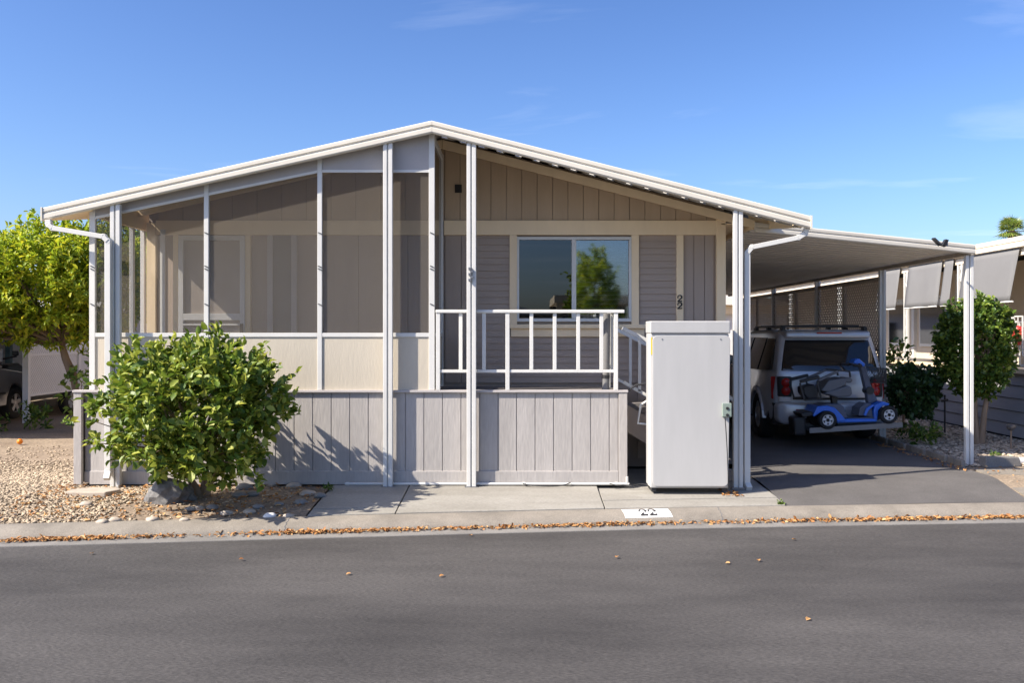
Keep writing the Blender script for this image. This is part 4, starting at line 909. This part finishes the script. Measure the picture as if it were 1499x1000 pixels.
MB().lathe([(.001, 0), (.035, .01), (.05, .06), (.10, .09), (.10, .25), (.085, .28), (.03, .30), (.001, .31)], (7.66, 14.16, 1.45), 'z', 14).build('shade', 'redp', ln, smooth=True)
b = MB(); 
for s_ in (-1, 1): b.bar((7.66, 14.16 + s_ * .13, 1.30), (7.66, 14.16 + s_ * .13, 1.90), .018)
b.bar((7.66, 14.03, 1.90), (7.66, 14.29, 1.90), .018).bar((7.66, 14.16, 1.76), (7.66, 14.16, 1.9), .012).bar((7.66, 14.03, 1.3), (7.74, 14.03, 1.3), .015); b.build('hanger', 'white', ln)
# pale building at the far end of the driveway
fb = thing('far_house', 'pale house with tan band beyond the far end of the carport', 'house', (5, 32, 0))
MB().box(0, 9.3, 32, 38, 0, 2.3).build('wall', 'lattw', fb); MB().box(-.2, 9.4, 31.8, 38.2, 2.3, 2.6).build('band', 'trim', fb)
MB().prism([(-.4, 2.6), (9.6, 2.6), (4.6, 3.7)], 31.6, 38.5).build('roof', 'rooft', fb); MB().box(5.6, 7.0, 31.97, 32.02, 1.0, 2.0).build('window', 'cglass', fb)

# ------------------------------------------------------------------ plants
def limbs(base, cc, r0, mat_, parent, split, n=26, seed=1, stems=None):
    g = random.Random(seed); b = MB(); base = Vector(base); split = Vector(split)
    for s_, tp in (stems or [(base, split)]):
        s_ = Vector(s_); tp = Vector(tp); mid = (s_ + tp) / 2 + Vector((g.uniform(-.04, .04), g.uniform(-.04, .04), 0)); b.tube([s_ - Vector((0, 0, .04)), s_ + (mid - s_) * .3, mid, tp], [r0 * 1.25, r0, r0 * .85, r0 * .7], 10)
    for k in range(n):
        t = Vector(cc[g.randrange(len(cc))]); m_ = split.lerp(t, .5) + Vector((g.uniform(-.1, .1), g.uniform(-.1, .1), g.uniform(0, .12)))
        b.tube([split, m_, t], [r0 * .5, r0 * .28, r0 * .08], 6)
    return b.build('trunk', mat_, parent, smooth=True)

bush = thing('front_bush', 'rounded glossy green bush planted in front of the porch skirt', 'bush', (PX(297, 9.42), 9.42, -.02))
Pn, Dn, cc = crown_points((PX(283, 8.98), 8.95, .86), (.84, .72, .70), 820, 12, .085, .42, .26, 3)
# sprigs that break the outline at the top and the left
extra = [(318, 485, 9.1), (322, 478, 9.1), (300, 497, 9.1), (352, 500, 9.15), (186, 507, 9.1), (168, 512, 9.05), (238, 512, 9.1), (420, 560, 9.2), (432, 548, 9.2), (410, 530, 9.2), (385, 505, 9.15), (228, 500, 9.1), (330, 495, 9.0), (310, 505, 9.0), (395, 600, 9.1), ]
for px, py, Y in extra:
    c = np.array(P3(px, py, Y)); nn = 12; d0 = c - np.array([PX(285, 9.2), 9.15, .7]); d0 /= np.linalg.norm(d0)
    Pn = np.vstack([Pn, c - d0 * rng.random((nn, 1)) * .22 + rng.normal(size=(nn, 3)) * .025]); Dn = np.vstack([Dn, d0 * .8 + rng.normal(size=(nn, 3)) * .6])
for k in range(30):
    a = rng.uniform(-.15, math.pi + .15); c = np.array([PX(283, 8.98) + (.90 + rng.uniform(-.08, .1)) * math.cos(a), 8.95 + rng.uniform(-.45, .25), .87 + .74 * math.sin(a)]); nn = 9; d0 = np.array([math.cos(a), -.1, math.sin(a) + .4])
    Pn = np.vstack([Pn, c - d0 * rng.random((nn, 1)) * .24 + rng.normal(size=(nn, 3)) * .02]); Dn = np.vstack([Dn, d0 * .8 + rng.normal(size=(nn, 3)) * .6])
keep = (Pn[:, 1] < 9.74) & (Pn[:, 2] > .16); Pn, Dn = Pn[keep], Dn[keep]
V, T, fr = leaves(Pn, Dn, .086, .34)
tipz = Pn + fr[0] * fr[3][:, None]; ok = (tipz[:, 1] < 9.80)
score = -Pn[:, 1] + .35 * rng.random(len(Pn)); sel = np.argsort(-score)[:300]; selset = np.zeros(len(Pn), bool); selset[sel] = True
rest = np.where(~selset & ok)[0]
T2 = (LT[None] + 8 * np.arange(len(rest))[:, None, None]).reshape(-1, 3)
npmesh('crown', V.reshape(-1, 8, 3)[rest].reshape(-1, 3), T2, 'bushleaf', bush)
lm = MB().add([(a, b_ * .34, c_) for a, b_, c_ in LV.tolist()], [tuple(t) for t in LT.tolist()]).mesh('leaf', 'bushleaf')
for i in sel:
    o = bpy.data.objects.new('leaf', lm); C.objects.link(o); put(o, bush)
    m_ = Matrix.Identity(4); s_ = fr[3][i]
    for k in range(3): m_[k][0] = fr[0][i][k] * s_; m_[k][1] = fr[1][i][k] * s_; m_[k][2] = fr[2][i][k] * s_; m_[k][3] = Pn[i][k]
    o.matrix_basis = m_
bx = PX(297, 9.42)
limbs((bx, 9.42, -.04), [c for c in cc if c[1] < 9.7], .04, 'bark2', bush, (bx - .03, 9.36, .38), 34, 2, [((bx, 9.42, -.03), (bx - .03, 9.36, .4)), ((bx - .02, 9.42, -.02), (bx - .2, 9.3, .5)), ((bx + .03, 9.42, .05), (bx + .25, 9.32, .5))])

cit = thing('orange_tree', 'yellow green orange tree beside the porch', 'tree', (-7.7, 15.6, 0))
cp_ = [crown_points((-8.2, 15.6, 2.45), (1.35, 1.2, 1.08), 1050, 16, .12, .4, .2, 11), crown_points((-9.3, 15.2, 2.2), (1.1, 1.0, .85), 600, 16, .12, .4, .22, 12), crown_points((-7.25, 15.9, 2.5), (.85, .9, 1.15), 480, 16, .12, .5, .2, 13)]
Pn = np.vstack([q[0] for q in cp_]); Dn = np.vstack([q[1] for q in cp_]); cc = np.vstack([q[2] for q in cp_])
V, T, fr = leaves(Pn, Dn, .105, .24); npmesh('crown', V, T, 'citrus', cit)
limbs((-7.45, 15.6, 0), cc, .075, 'bark', cit, (-7.75, 15.6, 1.45), 40, 4, [((-7.3, 15.55, .0), (-7.55, 15.6, .95)), ((-7.55, 15.6, .92), (-7.75, 15.6, 1.5))])
lo = thing('low_sapling', 'leafy dark green shoots around the orange tree foot', 'plant', (-7.25, 15.4, 0))
Pn, Dn, cc = crown_points((-7.2, 15.3, .7), (.38, .35, .5), 38, 8, .12, .4, .3, 15); V, T, fr = leaves(Pn, Dn, .12, .3); npmesh('foliage', V, T, 'hedge', lo); limbs((-7.3, 15.35, 0), cc, .02, 'bark', lo, (-7.3, 15.35, .35), 14, 5)
def simple_tree(name, lbl, cat, loc, c, r, nc, per, lsz, lm_, seed, tr=.1, bark='bark', split=None, spread=.2, stems=None, group=None, wid=.3, shell=.5, bumpy=.22, clip=None):
    t = thing(name, lbl, cat, loc, 0, group)
    Pn, Dn, cc = crown_points(c, r, nc, per, spread, shell, bumpy, seed)
    if clip is not None: k = clip(Pn); Pn, Dn = Pn[k], Dn[k]
    V, T, fr = leaves(Pn, Dn, lsz, wid); npmesh('crown', V, T, lm_, t)
    limbs(loc, cc, tr, bark, t, split or (loc[0], loc[1], max(loc[2] + .3, c[2] - r[2] * .6)), 24, seed, stems); return t
simple_tree('shade_tree', 'tall darker tree rising behind the orange tree', 'tree', (-11.6, 30, 0), (-12.2, 30, 3.3), (2.4, 2.2, 2.0), 520, 12, .24, 'tree', 21, .16, spread=.3)
simple_tree('shade_tree', 'green tree seen through the side screen of the porch', 'tree', (-8.4, 24.5, 0), (-8.4, 24.5, 2.7), (1.9, 1.6, 1.8), 420, 12, .2, 'citrus', 22, .14, spread=.25)
simple_tree('round_topiary_tree', 'clipped round tree on two slim trunks before the tan house', 'tree', (6.86, 13.65, 0), (PX(1427, 13.65), 13.65, 1.43), (.545, .55, .76), 1000, 12, .07, 'hedge', 31, .045, 'bark2', (6.84, 13.65, .95), .045, [((6.84, 13.65, -.02), (6.96, 13.62, .95)), ((6.80, 13.67, -.02), (6.74, 13.66, .95))], None, .36, .6, .05)
simple_tree('dark_shrub', 'low dark green shrub between carport post and round tree', 'shrub', (PX(1336, 14.1), 14.1, 0), (PX(1338, 14.1), 14.1, .74), (.36, .36, .36), 300, 12, .08, 'shrubd', 32, .03, 'bark2', None, .07, None, None, .4, .6, .14)
simple_tree('dark_shrub', 'taller thin shrub behind the carport second post', 'shrub', (6.5, 15.6, 0), (6.35, 15.6, .95), (.22, .25, .6), 45, 9, .09, 'hedge', 33, .02, 'bark2', None, .1, None, None, .35, .3, .3)
for i, (px, py, r_, l_, s_) in enumerate(((1352, 652, .22, 'leafy green seedling by the driveway edging', 41), (1332, 645, .18, 'small sprawling plant at the dark shrub foot', 42), (1365, 640, .14, 'small green plant between the edging and round tree', 43), (1457, 671, .05, 'tiny green weed growing on the concrete block', 44), (1143, 728, .025, 'tiny pale weed in the slab and driveway joint', 45), (480, 718, .04, 'tiny green weed at the slab corner by the skirt', 46))):
    Y = CAMZ * F / (py - 487); x = PX(px, Y); t = thing('small_plant', l_, 'plant', (x, Y, zg(x, Y)))
    Pn, Dn, cc = crown_points((x, Y, zg(x, Y) + r_ * .7), (r_ * 1.2, r_, r_ * .7), 16, 8, r_ * .4, .3, .3, s_); V, T, fr = leaves(Pn, Dn, .012 + r_ * .38, .25); npmesh('foliage', V, T, 'hedge', t)
for i, (x, y, s_, l_) in enumerate(((-9.0, 15.6, 51, 'green tuft at the white lattice post foot'), (-9.6, 15.0, 52, 'bushy green tuft beside the grey car'), (-8.3, 15.9, 53, 'small weed between orange tree and lattice'))):
    t = thing('small_plant', l_, 'plant', (x, y, 0)); Pn, Dn, cc = crown_points((x, y, .16), (.3, .25, .2), 30, 8, .08, .3, .3, s_); V, T, fr = leaves(Pn, Dn, .11, .2); npmesh('foliage', V, T, 'hedge', t)
# palm far away
pm = thing('palm_tree', 'fan palm rising beyond the tan house roof', 'palm tree', (32, 60, 0)); pc = P3(1481, 338, 60)
MB().tube([(pc.x, 60, -.2), (pc.x + .1, 60, 4), (pc.x, 60, pc.z)], [.3, .24, .22], 10).build('trunk', 'bark', pm, smooth=True)
b = MB()
for k in range(42):
    a = random.uniform(0, 2 * math.pi); e = random.uniform(-.5, 1.35); d = Vector((math.cos(a) * math.cos(e), math.sin(a) * math.cos(e), math.sin(e))); Lp = random.uniform(.3, .55)
    hub = pc + d * Lp; b.bar(pc, hub, .03)
    sd = d.cross(Vector((0, 0, 1))).normalized(); up = sd.cross(d)
    for j in range(13):
        f = R(-84 + 14 * j); dd = d * math.cos(f) + sd * math.sin(f); tip = hub + dd * random.uniform(.55, .8) + Vector((0, 0, -.08 - .02 * abs(j - 6))); mid = hub + dd * .36
        w_ = (up.cross(dd)).normalized() * .035
        b.add([hub, mid - w_, tip, mid + w_], [(0, 1, 2, 3)])
b.build('crown', 'palm', pm)

# ------------------------------------------------------------------ stones, gravel, leaf litter
def stone_mesh(name, m, seed, sub=2, rough=.25, flat=1):
    bm = bmesh.new(); bmesh.ops.create_icosphere(bm, subdivisions=sub, radius=1)
    for v in bm.verts:
        v.co *= 1 + rough * mnoise.noise(v.co * 1.3 + Vector((seed, 0, 0))) + rough * .5 * mnoise.noise(v.co * 3 + Vector((0, seed, 0))); v.co.z *= flat
    me = bpy.data.meshes.new(name); bm.to_mesh(me); bm.free(); me.materials.append(M[m])
    for p in me.polygons: p.use_smooth = True
    return me
bm = bmesh.new(); bmesh.ops.create_icosphere(bm, subdivisions=3, radius=1)
for v in bm.verts:
    c = v.co.copy(); k = 1 + .30 * mnoise.noise(c * 1.1 + Vector((4, 2, 0))) + .12 * mnoise.cell(c * 2.2) + .06 * mnoise.noise(c * 5)
    v.co = Vector((c.x * .235 * k, c.y * .17 * k, c.z * .165 * k + .06)); 
me = bpy.data.meshes.new('boulder'); bm.to_mesh(me); bm.free(); me.materials.append(M['rock'])
bo = bpy.data.objects.new('boulder', me); C.objects.link(bo); bo.location = (PX(249, 9.2), 9.2, -.03); tag(bo, 'large grey boulder under the front bush', 'boulder')
sm = {k: [stone_mesh('stone_' + k, k, s_, 2, .22, .55) for s_ in (1, 5, 9)] for k in ('cobble', 'cobble2', 'wstone')}
stones = [(357, 722, 13, 'cobble'), (350, 731, 10, 'cobble'), (370, 730, 9, 'cobble'), (278, 746, 8, 'cobble'), (291, 745, 8, 'cobble2'), (311, 744, 9, 'cobble'), (331, 750, 9, 'cobble2'), (365, 748, 9, 'cobble2'), (126, 742, 9, 'cobble2'), (182, 712, 13, 'cobble2'), (395, 752, 9, 'wstone'), (168, 758, 9, 'cobble2'), (223, 757, 9, 'cobble2'), (150, 760, 8, 'cobble2'), (378, 743, 9, 'cobble'), (408, 740, 7, 'cobble'), (430, 720, 11, 'cobble2'), (450, 729, 11, 'cobble2'), (468, 731, 9, 'cobble'), (440, 738, 10, 'cobble'), (270, 757, 7, 'cobble2'), (422, 752, 8, 'cobble2'), (398, 717, 8, 'cobble2')]
lbl = {'cobble': 'smooth grey river stone in the soil below the bush', 'cobble2': 'tan river stone in the soil below the bush', 'wstone': 'bright white stone at the kerb beside the slab'}
grp = {'cobble': 'grey river stones in the front bed', 'cobble2': 'tan river stones in the front bed', 'wstone': 'white stone'}
for i, (px, py, r_, k) in enumerate(stones):
    Y = 1.70 * F / (py - 487); x = PX(px, Y); o = bpy.data.objects.new('river_stone', sm[k][i % 3]); C.objects.link(o)
    s_ = r_ * 1.25 * Y / F; o.location = (x, Y, zg(x, Y) + s_ * .08); o.scale = (s_ * .9, s_ * .7, s_ * .7); o.rotation_euler = (0, 0, random.uniform(-.5, .5)); tag(o, lbl[k], 'stone', grp[k] if k != 'wstone' else None)
x, Y = PX(138, 9.45), 9.45
o = MB().prism([(-.24, -.13), (.18, -.15), (.26, .02), (.20, .13), (-.10, .15), (-.25, .03)], 0, .06, 'z').build('flat_stone', 'cobble2', bevel=.012); o.location = (x, Y, -.02); tag(o, 'flat tan flagstone at the porch corner post', 'stone')
# pebbles: one mesh of many small stones
ICO = bmesh.new(); bmesh.ops.create_icosphere(ICO, subdivisions=1, radius=1); IV = np.array([v.co[:] for v in ICO.verts]); IT = np.array([[v.index for v in f.verts] for f in ICO.faces]); ICO.free()
def scatter(name, lbl, cat, m, XY, size, flat=.55, lift=.3):
    n = len(XY); sc_ = size * rng.uniform(.5, 1.35, (n, 1)) * np.stack([rng.uniform(.7, 1.4, n), rng.uniform(.7, 1.4, n), rng.uniform(.6, 1.1, n) * flat], 1)
    a = rng.uniform(0, 6.28, n); ca, sa = np.cos(a), np.sin(a)
    jit = rng.uniform(.75, 1.2, (n, 12, 1)); v = IV[None] * jit * sc_[:, None, :]
    X_ = v[..., 0] * ca[:, None] - v[..., 1] * sa[:, None]; Y_ = v[..., 0] * sa[:, None] + v[..., 1] * ca[:, None]
    z = np.array([zg(p[0], p[1]) for p in XY]) + size * lift - .008
    V = np.stack([X_ + XY[:, 0:1], Y_ + XY[:, 1:2], v[..., 2] + z[:, None]], -1).reshape(-1, 3)
    o = npmesh(name, V, (IT[None] + 12 * np.arange(n)[:, None, None]).reshape(-1, 3), m); return tag(o, lbl, cat, kind='stuff')
def pts_in(n, x0, x1, y0, y1, cond):
    out = []
    while len(out) < n:
        x, y = random.uniform(x0, x1), random.uniform(y0, y1)
        if cond(x, y): out.append((x, y))
    return np.array(out)
gr = lambda x, y: y > smoothG(x) + .30 and (x < -3.9 or random.random() < max(.05, (-2.9 - x) * .22)) and not (x > -4.82 and y > 9.93) and random.random() < (1 if y < 10.8 else max(.05, 1 - (y - 10.8) / 1.3))
scatter('gravel', 'tan pebble gravel covering the left front yard', 'gravel', 'gravel', pts_in(20000, -7.6, -2.1, 8.0, 13.5, gr), .015)
scatter('bed_gravel', 'mixed pebbles in the bed beside the driveway', 'gravel', 'gravel2', pts_in(6000, 5.5, 7.7, 11.4, 17.5, lambda x, y: True), .026)
def litter(name, lbl, XY, size, m, z=None, kind='stuff'):
    n = len(XY); Pn = np.stack([XY[:, 0], XY[:, 1], np.array([z(p[0], p[1]) for p in XY])], 1)
    D = np.stack([rng.normal(size=n), rng.normal(size=n), rng.normal(size=n) * .22], 1); up = np.array([0, 0, 1.0]) + rng.normal(size=(n, 3)) * .35
    V, T, fr = leaves(Pn, D, size, .28, up); return tag(npmesh(name, V, T, m), lbl, 'leaf litter', kind='stuff')
xy = []
for k in range(6500):
    x = random.uniform(-7, 9); dens = .12 + .95 * max(0, mnoise.noise(Vector((x * .9, 3, 0))) + .45)
    if random.random() < dens: xy.append((x, smoothG(x) - .02 + random.gauss(0, .028)))
litter('gutter_leaves', 'line of dry orange leaves along the kerb gutter', np.array(xy), .042, 'litterleaf', lambda x, y: -.168 + random.random() * .016)
litter('yard_leaves', 'dry brown leaves scattered over the front bed soil', pts_in(750, -5, -2.05, 8.4, 9.9, lambda x, y: y > smoothG(x) + .3), .045, 'litterleaf', lambda x, y: zg(x, y) + .012)
litter('path_leaves', 'dry leaves beside the cabinet and along the edging', np.vstack([pts_in(60, 2.1, 2.3, 9.5, 9.75, lambda x, y: True), pts_in(120, 5.2, 5.4, 11, 13.5, lambda x, y: True), pts_in(50, 5.5, 6.6, 10, 11.3, lambda x, y: True)]), .045, 'litterleaf', lambda x, y: zg(x, y) + .018)
for i, (px, py) in enumerate(((514, 841), (650, 844), (902, 818), (1069, 826), (1159, 791), (357, 820), (133, 812), (1185, 907), (1111, 823), (691, 785))):
    Y = 1.82 * F / (py - 487); o = bpy.data.objects.new('fallen_leaf', lm.copy()); o.data.materials.clear(); o.data.materials.append(M['litterleaf']); C.objects.link(o)
    o.location = (PX(px, Y), Y, -.162); o.scale = (.04, .055, .045); o.rotation_euler = (random.uniform(-.25, .25), random.uniform(-.2, .1), random.uniform(0, 6)); tag(o, 'single dry leaf lying on the street asphalt', 'leaf', 'fallen leaves on the street')
o = bpy.data.objects.new('fallen_orange', stone_mesh('fallen_orange', 'orange', 2, 3, .03)); C.objects.link(o); o.location = (PX(29, 13.7), 13.7, .03); o.scale = (.042,) * 3; tag(o, 'fallen orange lying on the yard soil', 'orange')
# edging blocks along the bed
for k in range(22):
    y = 11.35 + k * .21; x = 5.44 + .012 * math.sin(k * 2.1)
    o = MB().hexa([(x, y, -.03), (x + .06, y, -.03), (x + .06, y + .195, -.03), (x, y + .195, -.03)], [(x + .005, y + .01, .075), (x + .055, y + .01, .075), (x + .055, y + .185, .08), (x + .005, y + .185, .08)]).build('edging_block', 'conc', bevel=.012)
    tag(o, 'low scalloped concrete edging block between driveway and pebble bed', 'edging', 'edging blocks along the bed')
tag(MB().hexa([(5.72, 11.3, -.02), (6.25, 11.45, -.02), (6.2, 11.6, -.02), (5.72, 11.5, -.02)], [(5.73, 11.32, .12), (6.22, 11.46, .10), (6.18, 11.58, .10), (5.73, 11.48, .12)]).build('concrete_block', 'gutterc', bevel=.015), 'grey concrete block at the carport front post foot', 'block')
for (x, y, a, l_) in ((6.35, 11.75, .2, 'pale flagstone beside the concrete block'), (6.95, 11.95, -.3, 'pale flagstone in front of the garden light')):
    o = MB().prism([(-.25, -.1), (.2, -.13), (.28, .05), (.05, .14), (-.22, .1)], 0, .05, 'z').build('flat_stone', 'wstone', bevel=.012); o.location = (x, y, -.005); o.rotation_euler = (0, 0, a); tag(o, l_, 'stone')
gl_ = thing('garden_light', 'small bronze mushroom garden light in the pebble bed', 'garden light', (PX(1480, 13.0), 13.0, 0))
xx = PX(1480, 13.0); MB().tube([(xx, 13, -.03), (xx, 13, .27)], .012, 8).build('stake', 'bark2', gl_, smooth=True); MB().lathe([(.001, .27), (.03, .27), (.06, .30), (.065, .335), (.05, .35), (.001, .36)], (xx, 13, 0), 'z', 16).build('lamp_head', 'steel', gl_, smooth=True)
xx = PX(1383, 15.2); tp = thing('standpipe', 'thin black garden tap pipe behind the dark shrub', 'tap', (xx, 15.2, 0))
MB().tube([(xx, 15.2, -.02), (xx, 15.2, .62)], .015, 8).build('pipe', 'black', tp, smooth=True); MB().tube([(xx - .06, 15.2, .52), (xx + .05, 15.2, .54)], .02, 8).build('tap', 'black', tp, smooth=True)

# ------------------------------------------------------------------ across the street (mirrored in the windows)
simple_tree('street_tree', 'street tree mirrored in the right hand window pane', 'tree', (2.9, -14, -.1), (2.95, -14, 3.0), (.95, .9, 1.75), 260, 12, .2, 'citrus', 61, .1, spread=.22)
oh = thing('opposite_house', 'tan house mirrored low in the front window', 'house', (5, -22, -.1))
MB().box(-3, 1.5, -26, -20, -.2, 2.4).build('wall', 'cream', oh); MB().prism([(-3.4, 2.4), (1.9, 2.4), (-.7, 3.0)], -26.3, -19.7).build('roof', 'rooft', oh)
MB().box(1.6, 5.6, -26, -19.5, 3.0, 3.35).build('carport_roof', 'trim', oh); MB().box(1.6, 5.6, -26, -25.8, -.2, 3.0).build('carport_wall', 'dark', oh)  # wall coloured near black to stand for the carport's inner shade
for x in (1.7, 5.2): MB().box(x, x + .25, -19.9, -19.65, -.2, 3.0).build('post', 'trim', oh)
MB().box(-1.6, -.4, -20.0, -19.96, .9, 1.9).build('window', 'cglass', oh)
